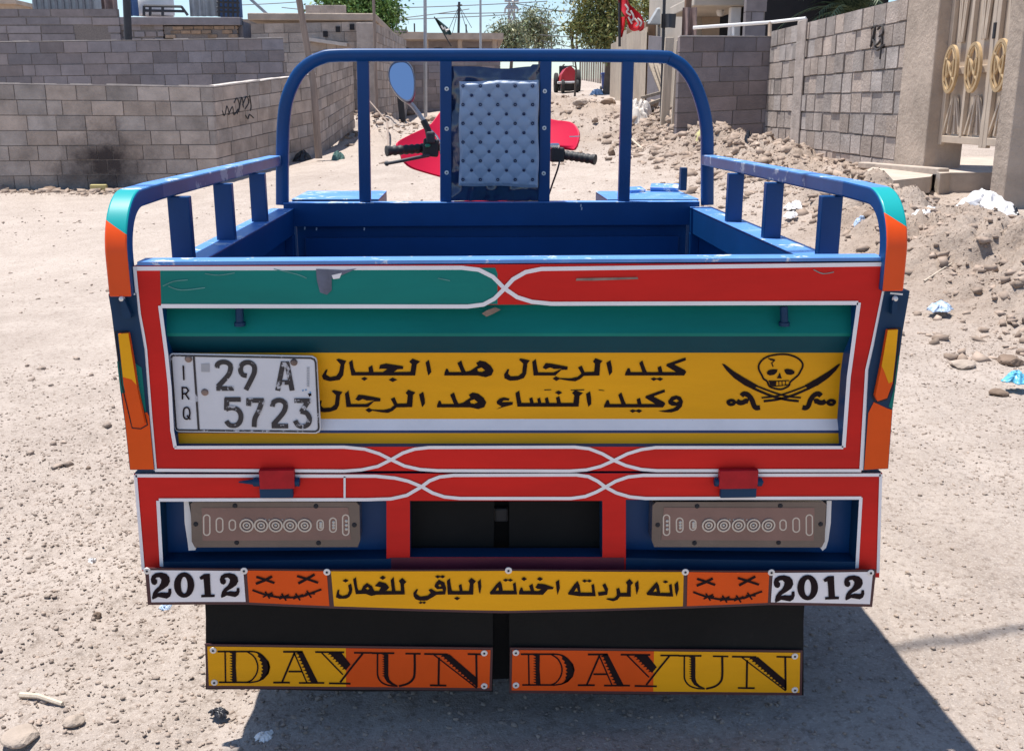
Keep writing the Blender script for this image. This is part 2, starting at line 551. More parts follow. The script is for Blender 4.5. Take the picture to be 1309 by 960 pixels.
# ---------------- block walls
m_block = mat('concrete_block', (.40, .34, .30), rough=.92, var=.24, vs=4, bump=.7, bs=28, attr=True, dust=.2, ds=2.2, dcol=(.45, .38, .32), spec=.2, bdist=.02)
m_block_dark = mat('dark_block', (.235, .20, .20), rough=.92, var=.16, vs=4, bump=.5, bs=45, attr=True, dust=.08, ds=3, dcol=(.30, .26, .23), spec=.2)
m_block_grey = mat('grey_block', (.27, .24, .245), rough=.92, var=.14, vs=5, bump=.5, bs=45, attr=True, spec=.2)
m_mortar = mat('mortar', (.22, .19, .175), rough=.95, var=.2, vs=30, bump=.4, bs=80, spec=.1)
m_cap = mat('cement_cap', (.55, .49, .44), rough=.9, var=.15, vs=8, bump=.3, bs=60, spec=.2)
m_plaster = mat('cement_plaster', (.42, .34, .275), rough=.92, var=.22, vs=2.2, bump=.7, bs=14, bdist=.02, dust=.12, ds=2, dcol=(.46, .39, .33), spec=.2)
m_brick = mat('brown_brick', (.33, .23, .16), rough=.9, var=.25, vs=9, bump=.4, bs=40, attr=True, spec=.2)
m_soot = mat('soot', (.035, .03, .032), rough=.95, var=.3, vs=9)
m_dark = mat('dark_interior', (.02, .019, .022), rough=.9)

def wall_mesh(mb, A, B, zA, zB, tA, tB, bh=.2, bl=.4, th=.15, m=None, mm=None, jit=.006, cap=False, joint=.012, seed=0, core=.012):
    r = random.Random(seed)
    A = Vector((A[0], A[1], 0)); B = Vector((B[0], B[1], 0))
    d = (B - A); Ln = d.length; d.normalize()
    nrm = Vector((-d.y, d.x, 0))
    nc = max(1, round(max(tA - zA, tB - zB) / bh))
    def z(u, f): return (zA + (zB - zA) * u / Ln) * (1 - f) + (tA + (tB - tA) * u / Ln) * f
    def hexa(u0, u1, f0, f1, o, t0, t1, mat_, dz=0):
        q = []
        for f_, s in ((f0, 1), (f1, 1)):
            for u, tt in ((u0, t0), (u1, t0), (u1, t1), (u0, t1)):
                p_ = A + d * u + nrm * (tt + o)
                q.append((p_.x, p_.y, z(u, f_) + dz))
        mb.hexa(q, mat_)
    mb.col = (1, 1, 1)
    hexa(0.02, Ln - .02, 0, 1 - .02 / nc, 0, -th / 2 + core, th / 2 - core, mm or m_mortar)
    for c in range(nc):
        u = -bl * (.5 if c % 2 else 0) - r.uniform(0, .4) * bl
        jf = joint / bh / nc
        while u < Ln:
            l = bl * r.uniform(.93, 1.05) if r.random() > .08 else bl * .5
            u0, u1 = max(0, u), min(Ln, u + l - joint)
            if u1 - u0 > .04:
                g = r.uniform(.74, 1.12); h_ = r.uniform(-.04, .04)
                mb.col = (g * (1 + h_), g, g * (1 - h_))
                hexa(u0, u1, c / nc + jf * .5 * r.uniform(.5, 1.5), (c + 1) / nc - jf * .5, r.uniform(-jit, jit), -th / 2, th / 2, m)
            u += l
    mb.col = (1, 1, 1)
    if cap:
        s = .25; u = 0
        while u < Ln:
            u1 = min(Ln, u + s)
            e = r.uniform(.008, .028)
            q = []
            for dz in (0.002, e):
                for uu, tt in ((u, -th / 2 - .004), (u1, -th / 2 - .004), (u1, th / 2 + .004), (u, th / 2 + .004)):
                    p_ = A + d * uu + nrm * tt
                    q.append((p_.x, p_.y, z(uu, 1) + dz))
            mb.hexa(q, m_cap)
            u = u1

# near left wall: camera-facing run, corner, then the run up the street
c1 = P(272, 112, 13.5); c0 = P(-70, 107, 13.5)
zb = gzf(c1.x, 13.5)
mb = MB()
wall_mesh(mb, (c0.x, 13.5), (c1.x, 13.5), zb - .12, zb - .06, c0.z, c1.z, m=m_block, cap=True, seed=1, bl=.43)
e1 = P(398, 88, 17.2); e2 = P(446, 73, 20.0)
wall_mesh(mb, (c1.x - .075, 13.58), (e1.x, 17.2), zb - .06, gzf(e1.x, 17.2) - .05, c1.z, P(370, 103, 16.3).z + .12, m=m_block, cap=True, seed=2, bl=.41)
wall_mesh(mb, (e1.x, 17.2), (e2.x, 20.0), gzf(e1.x, 17.2) - .05, gzf(e2.x, 20) - .02, P(398, 70, 17.2).z, P(446, 62, 20).z, m=m_block, seed=3, bl=.41)
o = mb.build('block_wall')
tag(o, 'nearest grey block wall on the left, with a black burn patch and spray scribble', 'wall')
# soot patch: blackened blocks, a stain with its own ragged outline
def soot_on(o, cx_, cz_, rx, rz):
    M_ = o.data.materials[0] if False else m_block
    t = M_.node_tree; N, L = t.nodes, t.links
    tc = N.new('ShaderNodeTexCoord')
    mp = N.new('ShaderNodeMapping'); mp.vector_type = 'POINT'
    mp.inputs['Location'].default_value = (-cx_ / rx, 0, -cz_ / rz)
    mp.inputs['Scale'].default_value = (1 / rx, 0, 1 / rz)
    L.new(tc.outputs['Object'], mp.inputs[0])
    ln = N.new('ShaderNodeVectorMath'); ln.operation = 'LENGTH'; L.new(mp.outputs[0], ln.inputs[0])
    nz = N.new('ShaderNodeTexNoise'); nz.inputs['Scale'].default_value = 2.6; nz.inputs['Detail'].default_value = 10; nz.inputs['Roughness'].default_value = .7
    L.new(tc.outputs['Object'], nz.inputs['Vector'])
    ad = N.new('ShaderNodeMath'); ad.operation = 'MULTIPLY_ADD'; ad.inputs[1].default_value = 1.5
    L.new(nz.outputs[0], ad.inputs[0]); L.new(ln.outputs['Value'], ad.inputs[2])
    r = N.new('ShaderNodeMapRange'); r.inputs[1].default_value = 1.7; r.inputs[2].default_value = .95
    r.inputs[3].default_value = 0; r.inputs[4].default_value = .93
    L.new(ad.outputs[0], r.inputs[0])
    b = N['Principled BSDF']
    old = b.inputs['Base Color'].links[0].from_socket
    x = N.new('ShaderNodeMix'); x.data_type = 'RGBA'
    L.new(r.outputs[0], x.inputs[0]); L.new(old, x.inputs[6]); x.inputs[7].default_value = (.035, .028, .03, 1)
    L.new(x.outputs[2], b.inputs['Base Color'])
s_ = P(132, 212, 13.4)
soot_on(o, s_.x, s_.z, .85, .70)
m_spray = mat('black_spray', (.035, .03, .03), rough=.8)
# spray scribble on the street-side run of the left wall
def scribble(name, parent, fpt, strokes, wdt):
    mb = MB()
    for s in strokes:
        pp = [fpt(x, y) for x, y in crv([(a, b, 0) for a, b in s], 5) for x, y in [(x, y)]] if False else [fpt(v.x, v.y) for v in crv([(a, b, 0) for a, b in s], 5)]
        mb.tube(pp, wdt, m_spray, n=5)
    return mb.build(name, parent, smooth=60)
dW = Vector((e1.x - (c1.x - .075), 17.2 - 13.58, 0)); dW.normalize(); nW = Vector((dW.y, -dW.x, 0))
wA = Vector((c1.x - .075, 13.58, 0)) + nW * .08
def onwall(x, y):
    d = ray(x, y); t = (wA - CAM).dot(nW) / d.dot(nW); return CAM + d * t
scribble('graffiti', o, onwall, [[(284, 142), (287, 148), (290, 136), (293, 147)], [(292, 147), (297, 137), (299, 147), (304, 140)], [(299, 132), (303, 126), (306, 136), (303, 146)], [(305, 143), (309, 125), (311, 138)], [(310, 135), (315, 124), (318, 131), (313, 140)], [(319, 122), (321, 136), (320, 142)], [(314, 148), (317, 152), (319, 147), (324, 151)]], .011)

# second wall, behind it
d0 = P(-80, 56, 17.6); d1 = P(383, 50, 18.6)
mb = MB()
wall_mesh(mb, (d0.x, 17.6), (d1.x - .3, 18.6), .3, .3, d0.z, d1.z, m=m_block_grey, cap=True, seed=5, bl=.42, bh=.2)
o = mb.build('block_wall')
tag(o, 'second concrete block wall with a pale cement top, running just behind the sooty wall', 'wall')

# house wall at the far left with rooftop clutter
Yh = 25.0
a0 = P(-90, 12, Yh); a1 = P(152, 12, Yh); a2 = P(330, 22, Yh)
mb = MB()
wall_mesh(mb, (a0.x, Yh), (a1.x, Yh), .2, .2, a0.z, a1.z, m=m_block_grey, seed=6, bl=.8, bh=.19, jit=.015, joint=.03)
hw = mb.build('block_house')
tag(hw, 'low grey block house at far left with washing and a tank on its flat roof', 'house')
mb = MB()
b0 = P(150, 35, Yh); b1 = P(208, 35, Yh); b2 = P(250, 35, Yh); b3 = P(303, 35, Yh)
mb.col = (1, 1, 1)
wall_mesh(mb, (b0.x, Yh + .1), (b1.x, Yh + .1), .2, .2, P(150, 23, Yh).z, P(208, 23, Yh).z, m=m_block_grey, seed=7, bl=.3, bh=.15, jit=.03, joint=.04)
wall_mesh(mb, (b1.x, Yh + .1), (b3.x, Yh + .1), .2, .2, P(208, 34, Yh).z, P(303, 33, Yh).z, m=m_brick, mm=m_mortar, seed=8, bl=.26, bh=.095, jit=.03, joint=.022)
mb.build('brick_infill', hw)
mb = MB()
l0 = P(208, 33, Yh); l1 = P(308, 33, Yh)
mb.bb(b0.x, l1.x, Yh - .05, Yh + .3, P(200, 32.5, Yh).z, P(200, 22.5, Yh).z, m_block_grey)
mb.build('lintel', hw, bevel=.01)
# roof body behind the front so the house has depth
mb = MB()
mb.bb(a0.x, l1.x, Yh + .2, Yh + 6, .2, a1.z - .25, m_block_grey)
mb.build('house_body', hw)
mb = MB()
for a_, b_, c_ in ((308, 332, 28), (332, 352, 31), (352, 380, 27)):
    p0 = P(a_, c_, 26.5); p1 = P(b_, 60, 26.5)
    mb.bb(p0.x, p1.x - .02, 26.5, 28, .3, p0.z - .05 * (a_ % 3), [m_dark, m_block_grey, m_brick][a_ % 3])
p0 = P(300, 29, 26.4); p1 = P(395, 29, 26.4)
mb.bb(p0.x, p1.x, 26.2, 29, p0.z - .06, p0.z + .06, m_plaster)
o = mb.build('shed')
tag(o, 'dark open shed with a concrete roof slab between the brick house and the wooden post', 'shed')

# roof clutter
m_cloth_grey = mat('grey_cloth', (.24, .235, .24), rough=.9, var=.2, vs=5)
m_tin = mat('tin', (.33, .34, .35), rough=.6, metal=.3, var=.2, vs=4)
m_cloth_brown = mat('brown_cloth', (.27, .19, .17), rough=.95, var=.25, vs=5)
m_cloth_blue = mat('blue_cloth', (.07, .13, .27), rough=.9, var=.2, vs=4)
m_white = mat('white_plastic', (.72, .70, .68), rough=.6, var=.08, vs=4)
m_black = mat('black_iron', (.035, .035, .04), rough=.6, var=.2)
m_tan = mat('tan_wall', (.42, .32, .24), rough=.9, var=.12)
def drape(x0, x1, ytop, ybot, Y, m, amp=.05, wav=9, mb=None, thick=.02):
    mb = mb or MB()
    n, k = 24, 6
    p0 = P(x0, ytop, Y); p1 = P(x1, ybot, Y)
    vs = []
    for s in (0, thick):
        for j in range(k):
            for i in range(n):
                u = i / (n - 1); v = j / (k - 1)
                vs.append((p0.x + (p1.x - p0.x) * u, Y + s + amp * math.sin(wav * u + 1.3 * math.sin(3 * u)) * (.4 + .6 * v), p0.z + (p1.z - p0.z) * v))
    fs = []
    for s in (0, 1):
        for j in range(k - 1):
            for i in range(n - 1):
                a = s * n * k + j * n + i
                fs.append((a, a + 1, a + n + 1, a + n))
    return mb.add(vs, fs, m)
def clutter(name, label, cat, mb, group=None, **kw):
    o = mb.build(name, **kw); tag(o, label, cat, group); return o
Yr = Yh + .35
mb = MB()
p0 = P(36, 14, Yr); p1 = P(112, -26, Yr)
mb.bb(p0.x, p1.x, Yr + .3, Yr + 1.5, p0.z - .3, p1.z, m_tin)
for i in range(9):
    x = p0.x + (p1.x - p0.x) * (i + .5) / 9
    mb.bb(x - .03, x + .03, Yr + .26, Yr + .3, p0.z - .2, p1.z - .05, m_cloth_grey)
clutter('roof_hut', 'grey ribbed tin hut on the flat roof at far left', 'hut', mb)
clutter('hanging_cloth', 'brown and pink cloth hanging beside the grey tin hut on the roof', 'cloth', drape(127, 151, -20, 13, Yr, m_cloth_brown, .08, 12), smooth=60)
clutter('hanging_blanket', 'blue blanket hanging on the roof right of the dark pole', 'blanket', drape(163, 177, -20, 21, Yr, m_cloth_blue, .05, 8), smooth=60)
mb = MB()
c = P(200, 21, Yr + .7); t_ = P(200, -14, Yr + .7)
rr = (P(224, 5, Yr + .7).x - P(178, 5, Yr + .7).x) / 2
hh = t_.z - c.z
mb.lathe([(0, 0), (rr * .96, 0), (rr, .05), (rr, hh * .8), (rr * .85, hh * .93), (rr * .3, hh), (0, hh)], c, (0, 0, 1), m_white)
clutter('water_tank', 'white plastic water tank on the roof behind a rusty bed frame', 'tank', mb, smooth=40)
mb = MB()
for a_, b_ in (((184, 8), (184, 21)), ((192, 9), (192, 21)), ((184, 8), (232, 9)), ((232, 9), (240, 20)), ((208, 9), (208, 21)), ((184, 14), (236, 15))):
    mb.tube([P(*a_, Yr), P(*b_, Yr)], .035, m_black, n=6)
clutter('bed_frame', 'rusty iron bed frame standing before the white roof tank', 'bed frame', mb)
clutter('corrugated_sheet', 'grey corrugated sheets leaning on the roof left of the dark cage', 'sheet', drape(240, 279, -20, 21.5, Yr + .2, m_tin, .04, 26), smooth=30)
mb = MB()
for i in range(5):
    x = 279 + i * 6
    mb.tube([P(x, -14, Yr), P(x + 1, 22, Yr)], .03, m_black, n=6)
for y in (-6, 3, 10, 15):
    mb.tube([P(277, y, Yr), P(306, y + 1, Yr)], .03, m_black, n=6)
p0 = P(281, 22, Yr + .3); p1 = P(305, -14, Yr + .3)
mb.bb(p0.x, p1.x, Yr + .3, Yr + .6, p0.z, p1.z, m_cloth_blue)
clutter('roof_cage', 'dark iron cage over blue cloth at the right end of the far left roof', 'cage', mb)
mb = MB()
p0 = P(-40, 14, 40); p1 = P(19, 6, 40)
mb.bb(p0.x, p1.x, 40, 46, .5, p1.z, m_tan)
p2 = P(21, 5, 39.9); mb.bb(p0.x, p2.x, 39.8, 46.2, p1.z, p1.z + .15, m_plaster)
clutter('tan_house', 'tan flat roofed house seen far behind the roof at the left edge', 'house', mb)

# block house behind the wooden post
Yb = 22.0
p0 = P(392, 30, Yb); p1 = P(478, 28, Yb)
mb = MB()
wall_mesh(mb, (p0.x - 1.2, Yb), (p1.x, Yb), .2, .3, P(340, 31, Yb).z, p1.z, m=m_block, seed=12, bl=.42, bh=.21)
wall_mesh(mb, (p1.x - .08, Yb + .1), (p1.x + .15, Yb + 8), .3, .5, p1.z, p1.z + .1, m=m_block, seed=13, bl=.42, bh=.21)
bh_ = mb.build('block_house')
tag(bh_, 'block house with a flat roof just behind the leaning wooden post', 'house')
mb = MB()
mb.bb(p0.x - 1.25, p1.x + .05, Yb - .12, Yb + 8, p1.z + .01, p1.z + .16, m_plaster)
mb.build('roof', bh_, bevel=.02)
mb = MB()
q0 = P(446, 68, Yb - .1); q1 = P(454, 190, Yb - .1)
mb.bb(q0.x, q1.x, Yb - .13, Yb - .085, gzf(q0.x, Yb), q0.z, m_dark)
mb.build('door', bh_)
mb = MB()
q0 = P(396, 51, Yb - .15); q1 = P(444, 58, Yb - .15)
mb.beam(q0, q1, .2, .07, m_cap, side=(0, 1, 0))
mb.build('ledge', bh_)
mb = MB()
for xx, yy in ((432, 38), (450, 35), (416, 44)):
    mb = MB(); q = P(xx, yy, Yb - .085); mb.box(q, (.1, .03, .12), m_dark); mb.build('vent_hole', bh_)
for k_ in range(5):
    mb = MB(); q = P(400 + 9 * k_, 22 + (k_ % 2), Yb + .5); mb.box((q.x, Yb + .4, p1.z + .262), (.26, .2, .2), m_block, rz=.1 * (k_ % 3)); mb.build('roof_block', bh_, bevel=.008)
# gatepost and plank door right of that house
mb = MB()
q0 = P(457, 60, 21.5); q1 = P(478, 60, 21.5)
mb.bb(q0.x, q1.x, 21.4, 21.75, gzf(q0.x, 21.5) - .1, P(465, 30, 21.5).z, m_block)
clutter('gate_pillar', 'narrow block pillar at the end of the block house, left of the mirror', 'pillar', mb, bevel=.01)

# far cross wall behind the mirror, low house with an awning roof
Yf = 30.0
p0 = P(476, 74, Yf); p1 = P(640, 74, Yf)
mb = MB()
wall_mesh(mb, (p0.x, Yf), (p1.x, Yf + 1), gzf(-3, Yf) - .2, gzf(-1, Yf) - .2, p0.z, p1.z, m=m_block_grey, seed=15, bl=.42, bh=.21)
o = mb.build('block_wall')
tag(o, 'far grey block wall crossing behind the round-topped mirror and the seat back', 'wall')
Yl = 42.0
p0 = P(486, 50, Yl); p1 = P(636, 48, Yl)
mb = MB()
mb.bb(p0.x, p1.x, Yl, Yl + 7, .8, p0.z - .1, m_block_grey)
lh = mb.build('low_house')
tag(lh, 'long low house under a thin flat roof beneath the black flag', 'house')
mb = MB()
mb.bb(p0.x - .4, p1.x + .2, Yl - 1.4, Yl + 7.2, p0.z - .1, p0.z + .14, m_plaster)
mb.build('roof', lh)
mb = MB()
for x in (500, 545, 588, 632):
    q = P(x, 60, Yl - 1.2); mb.tube([(q.x, Yl - 1.2, 1.2), (q.x, Yl - 1.2, p0.z - .1)], .09, m_tan, n=8)
mb.build('awning_post', lh)
mb = MB()
for x, w_ in ((515, 14), (560, 10), (605, 16)):
    q = P(x, 57, Yl - .02); k_ = w_ / 1300 * 43
    mb.bb(q.x - k_ / 2, q.x + k_ / 2, Yl - .03, Yl - .005, 1.4, p0.z - .35, m_dark)
mb.build('window', lh)
for k_, (x, y, h_) in enumerate(((507, 46, 8), (530, 45, 5), (596, 45, 4))):
    q = P(x, y, Yl + 1); hh = h_ / 1300 * 44
    mb = MB(); mb.bb(q.x - .45, q.x + .45, Yl + .6, Yl + 1.5, p0.z + .1, p0.z + .14 + hh, [m_block_grey, m_tan, m_white][k_]); mb.tube([(q.x, Yl + 1, p0.z + .1), (q.x, Yl + 1, p0.z + .5 + hh)], .03, m_black)
    clutter('roof_box', ['grey block box at the left end of the long low roof', 'tan box on the long low roof left of the black flag', 'small white box on the long low roof right of the black flag'][k_], 'box', mb)

# ---------------- right: dark wall, lit wall, plaster pier, gate, post
XR = 4.0
w0 = P(868, 48, 12.75); w1 = P(984, 48, 12.75)
mb = MB()
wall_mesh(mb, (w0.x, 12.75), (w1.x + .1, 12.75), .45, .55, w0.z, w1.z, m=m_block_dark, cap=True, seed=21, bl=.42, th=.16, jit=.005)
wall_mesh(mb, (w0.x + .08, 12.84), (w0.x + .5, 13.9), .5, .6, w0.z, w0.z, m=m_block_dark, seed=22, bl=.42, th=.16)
o = mb.build('block_wall')
tag(o, 'shaded dark block wall facing the street, left of the sunlit wall', 'wall')
mb = MB()
r0 = PXX(982, 41, XR); r1 = PXX(1162, -4, XR)
wall_mesh(mb, (XR + .08, 12.66), (XR + .08, r1.y), .45, .42, r0.z, r1.z, m=m_block, cap=False, seed=23, bl=.29, bh=.2, jit=.010, joint=.018, th=.16)
lw = mb.build('block_wall')
tag(lw, 'sunlit block wall with black spray marks between the dark wall and the gate', 'wall')
mb = MB()
q0 = PXX(1024, 30, XR - .03); 
mb.bb(XR - .022, XR - .004, q0.y - .17, q0.y + .17, .5, 2.15, m_block)
mb.build('plaster_strip', lw, bevel=.006)
scribble('graffiti', lw, lambda x, y: PXX(x, y, XR - .012), [[(1114, 37), (1118, 34), (1117, 44), (1113, 60)], [(1122, 38), (1127, 33), (1129, 42), (1124, 47)], [(1127, 46), (1127, 60), (1125, 76)], [(1116, 51), (1120, 58), (1127, 50)], [(1118, 60), (1122, 64), (1130, 58)]], .012)
y0, y1 = PXX(1160, 100, XR).y, PXX(1197, 100, XR).y
mb = MB()
mb.bb(XR - .04, XR + .3, y1, y0 + .05, .35, 3.3, m_plaster)
o = mb.build('gate_pier', bevel=.015)
tag(o, 'plastered cement pier standing left of the ornate metal gate', 'pier')
ya = PXX(1283, 170, XR + .0).y; yb = PXX(1291, 230, XR).y - .05
mb = MB()
mb.bb(XR - .06, XR + .7, yb, ya, .2, 3.3, m_plaster)
o = mb.build('gate_pier', bevel=.015)
tag(o, 'plastered cement pier at the right edge of the photo, right of the ornate gate', 'pier')
mb = MB(); wall_mesh(mb, (XR + .72, ya - .2), (XR + 14, ya - .2), .3, .5, 2.7, 2.7, m=m_block, seed=25, bl=.4)
mb.build('return_wall', o)

# gate
m_gate = mat('cream_gate_paint', (.50, .405, .315), rough=.55, var=.1, vs=6, dust=.2, ds=8, dcol=(.48, .40, .33), wear=.33, wcol=(.36, .25, .17), ws=14)
m_gold = mat('gold_paint', (.50, .35, .19), rough=.45, metal=.2, var=.15, vs=20)
XG = XR + .10
gy0, gy1 = y1, ya
gz0 = PXX(1240, 188, XG).z
gate = thing('metal_gate', (XG, (gy0 + gy1) / 2, gz0), 'cream metal double gate with three gold scroll rings', 'gate')
ym = PXX(1264, 150, XG).y
for a_, b_ in ((gy0, ym), (ym, gy1)):
    lo_, hi_ = min(a_, b_) + .003, max(a_, b_) - .003
    mb = MB()
    mb.bb(XG + .01, XG + .03, lo_, hi_, gz0 + .03, 3.2, m_gate)
    for yy in (lo_ + .03, hi_ - .03):
        mb.bb(XG - .03, XG + .008, yy - .03, yy + .03, gz0, 3.2, m_gate)
    for zz in (gz0 + .05, PXX(1240, 90, XG).z):
        mb.bb(XG - .028, XG + .008, lo_ + .06, hi_ - .06, zz - .03, zz + .03, m_gate)
    leaf = mb.build('gate_leaf', gate, bevel=.004)
    wd = hi_ - lo_
    nr = 2 if a_ == gy0 else 1
    mbf = MB()
    zr = PXX(1240, 88, XG).z
    for k_ in range(nr):
        yc = hi_ - wd * ((k_ + .5) / nr)
        if nr == 2 and k_ == 0: mbf.bb(XG - .03, XG + .006, (lo_ + hi_) / 2 - .02, (lo_ + hi_) / 2 + .02, gz0 + .08, 3.2, m_gate)
        hw_ = wd / nr / 2 - .05
        for s in (-1, -.45, .45, 1):
            mbf.beam((XG - .012, yc + s * .03, zr - .22), (XG - .012, yc + s * hw_, gz0 + .1), .022, .02, m_gate, side=(0, 1, 0))
            mbf.beam((XG - .012, yc + s * .03, zr + .22), (XG - .012, yc + s * hw_, 3.15), .022, .02, m_gate, side=(0, 1, 0))
        mbr = MB()
        rr = .185
        ring = [(XG - .075, yc + rr * .62 * cos(t), zr + rr * sin(t)) for t in np.linspace(0, 2 * pi, 33)[:-1]]
        mbr.sweep(ring, [(-.012, -.014), (.012, -.014), (.012, .014), (-.012, .014)], m_gold, side=(1, 0, 0), closed=True)
        for s in (-1, 1):
            pth = crv([(XG - .075, yc + s * rr * .5, zr + rr * .55), (XG - .08, yc + s * .02, zr + .03), (XG - .08, yc + s * .02, zr - .03), (XG - .075, yc + s * rr * .5, zr - rr * .55)], 6)
            mbr.tube(pth, .013, m_gold, n=6)
            pth = crv([(XG - .075, yc + s * .01, zr + rr * .9), (XG - .08, yc + s * .06, zr + .08), (XG - .08, yc + s * .05, zr - .08), (XG - .075, yc + s * .01, zr - rr * .9)], 6)
            mbr.tube(pth, .012, m_gold, n=6)
        mbr.tube([(XG - .07, yc, zr), (XG + .01, yc, zr)], .02, m_gold)
        mbr.build('scroll_ring', leaf, smooth=40)
    mbf.build('lattice', leaf)
mb = MB(); q = PXX(1246, 100, XG)
for zz in (gz0 + .9, 2.3): mb.tube([(XG - .03, ym, zz - .06), (XG - .03, ym, zz + .06)], .018, m_black)
mb.build('hinge', gate, smooth=40)

# concrete slabs at the gate
m_conc = mat('broken_concrete', (.43, .36, .30), rough=.92, var=.15, vs=5, bump=.6, bs=18, dust=.15, dcol=(.5, .43, .37), spec=.15)
def slab_thing(name, label, px_, z, th_):
    pts = [PXX(0, 0, 1) for _ in ()]
    for x, y in px_:
        d = ray(x, y); t = (z - CAM.z) / d.z
        pts.append(CAM + d * t)
    import bmesh
    mb = MB(); mb.slab(pts, (0, 0, -th_), m_conc)
    o = mb.build(name, bevel=.018, seg=2); tag(o, label, 'concrete slab'); return o
zt = PXX(1196, 193, XR - .05).z
slab_thing('concrete_slab', 'broken concrete doorstep slab directly below the ornate gate', [(1187, 215), (1202, 222), (1216, 221), (1281, 221), (1277, 197), (1200, 181), (1190, 200)], .60, .22)
slab_thing('concrete_slab', 'sloping pale concrete slab left of the gate doorstep', [(1088, 228), (1130, 218), (1142, 231), (1190, 226), (1200, 214), (1172, 199), (1150, 196)], .575, .13)
mb = MB()
mb.beam((XR - .22, 8.4, gzf(XR - .25, 8.4) + .03), (XR - .10, 6.9, .60), .10, .06, m_conc, side=(1, 0, 0))
o = mb.build('concrete_kerb', bevel=.01); tag(o, 'long narrow concrete kerb strip lying along the foot of the gate pier', 'kerb')

# house behind the dark wall
m_cream = mat('cream_render', (.47, .41, .34), rough=.85, var=.1, vs=2)
Yp = 19.0
p0 = P(876, 0, Yp); p1 = P(1030, 0, Yp)
hs = thing('porch_house', (p0.x, Yp, .9), 'cream house with a shaded porch and hanging bulb behind the dark wall', 'house')
mb = MB()
mb.bb(P(886, 0, Yp).x, P(985, 0, Yp).x, Yp, Yp + 5, .6, 4.6, m_cream)
hb = mb.build('house_wall', hs)
mb = MB()
q0 = P(884, 8, Yp - 2); q1 = P(958, 8, Yp - 2)
mb.bb(q0.x, q1.x, Yp - 2.2, Yp - .01, P(900, 8, Yp - 2.2).z, P(900, -6, Yp - 2.2).z, m_cream)
mb.build('porch_roof', hs, bevel=.02)
mb = MB()
q = P(938, 40, Yp - 2); mb.bb(q.x - .09, q.x + .09, Yp - 2.1, Yp - 1.92, .8, P(938, 8, Yp - 2.2).z - .005, m_white)
mb.build('porch_post', hs, bevel=.01)
mb = MB()
q0 = P(920, 5, Yp - .02); q1 = P(934, 46, Yp - .02)
mb.bb(q0.x, q1.x, Yp - .05, Yp - .004, q1.z, q0.z, m_dark)
mb.build('window', hs)
mb = MB()
q0 = P(898, 10, Yp - .02); q1 = P(918, 60, Yp - .02)
mb.bb(q0.x, q1.x, Yp - .06, Yp - .004, q1.z, q0.z, m_tan)
mb.build('door', hs)
mb = MB()
q = P(921, 9, Yp - 1.5)
mb.tube([(q.x, Yp - 1.5, q.z + .12), (q.x, Yp - 1.5, q.z)], .015, m_black)
mb.lathe([(0, 0), (.04, -.01), (.075, -.08), (.05, -.15), (0, -.17)], (q.x, Yp - 1.5, q.z), (0, 0, 1), m_white, n=14)
mb.build('bulb', hs, smooth=50)
mb = MB()
q0 = P(953, 0, 15.5); q1 = P(976, 50, 15.5)
wall_mesh(mb, (q0.x, 15.5), (q1.x, 15.5), .6, .6, 4.2, 4.2, m=m_block_grey, seed=31)
q2 = P(1040, 0, 15.5)
mb.bb(q1.x + .01, q2.x + 1.5, 16.2, 17.5, .6, 4.2, m_dark)
mb.bb(q1.x - .3, q2.x + 1.5, 15.45, 16.2, 3.75, 4.3, m_block_grey)
o = mb.build('carport'); tag(o, 'open dark doorway framed by a grey block jamb above the dark wall', 'outbuilding')
# pipe rail on dark wall
mb = MB()
mb.tube([P(886, 36, 12.8), P(985, 29, 12.8), P(1030, 24, 12.4)], .022, m_white)
mb.tube([P(937, 48, 12.8), P(937, 33, 12.8)], .018, m_white)
mb.tube([P(984, 48, 12.75), P(984, 29, 12.8)], .028, m_tan)
o = mb.build('pipe_rail', smooth=40); tag(o, 'thin white pipe rail above the top of the dark block wall', 'rail')
m_brownroof = mat('brown_awning', (.30, .19, .12), rough=.9, var=.2, vs=4)
mb = MB(); q0 = P(826, 34, 23); q1 = P(876, 14, 23)
mb.hexa([(q0.x, 23, q0.z - 2), (q1.x, 23, q0.z - 2), (q1.x, 26, q0.z - 2), (q0.x, 26, q0.z - 2), (q0.x, 23, q0.z + .1), (q1.x, 23, q0.z + .25), (q1.x, 26, q1.z), (q0.x, 26, q1.z - .1)], m_brownroof)
o = mb.build('lean_to'); tag(o, 'brown lean-to roof behind the red banner and the black pole', 'shed')
mb = MB(); q = P(846, 18, 22.6)
mb.hexa([(q.x - .35, 22.4, q.z - .25), (q.x + .4, 22.4, q.z - .28), (q.x + .45, 22.8, q.z - .2), (q.x - .3, 22.8, q.z - .2), (q.x - .12, 22.5, q.z + .12), (q.x + .02, 22.5, q.z + .1), (q.x + .02, 22.7, q.z + .14), (q.x - .1, 22.7, q.z + .14)], m_tin)
o = mb.build('canvas_cover', bevel=.03); tag(o, 'grey peaked canvas cover on the brown lean-to roof', 'cover')
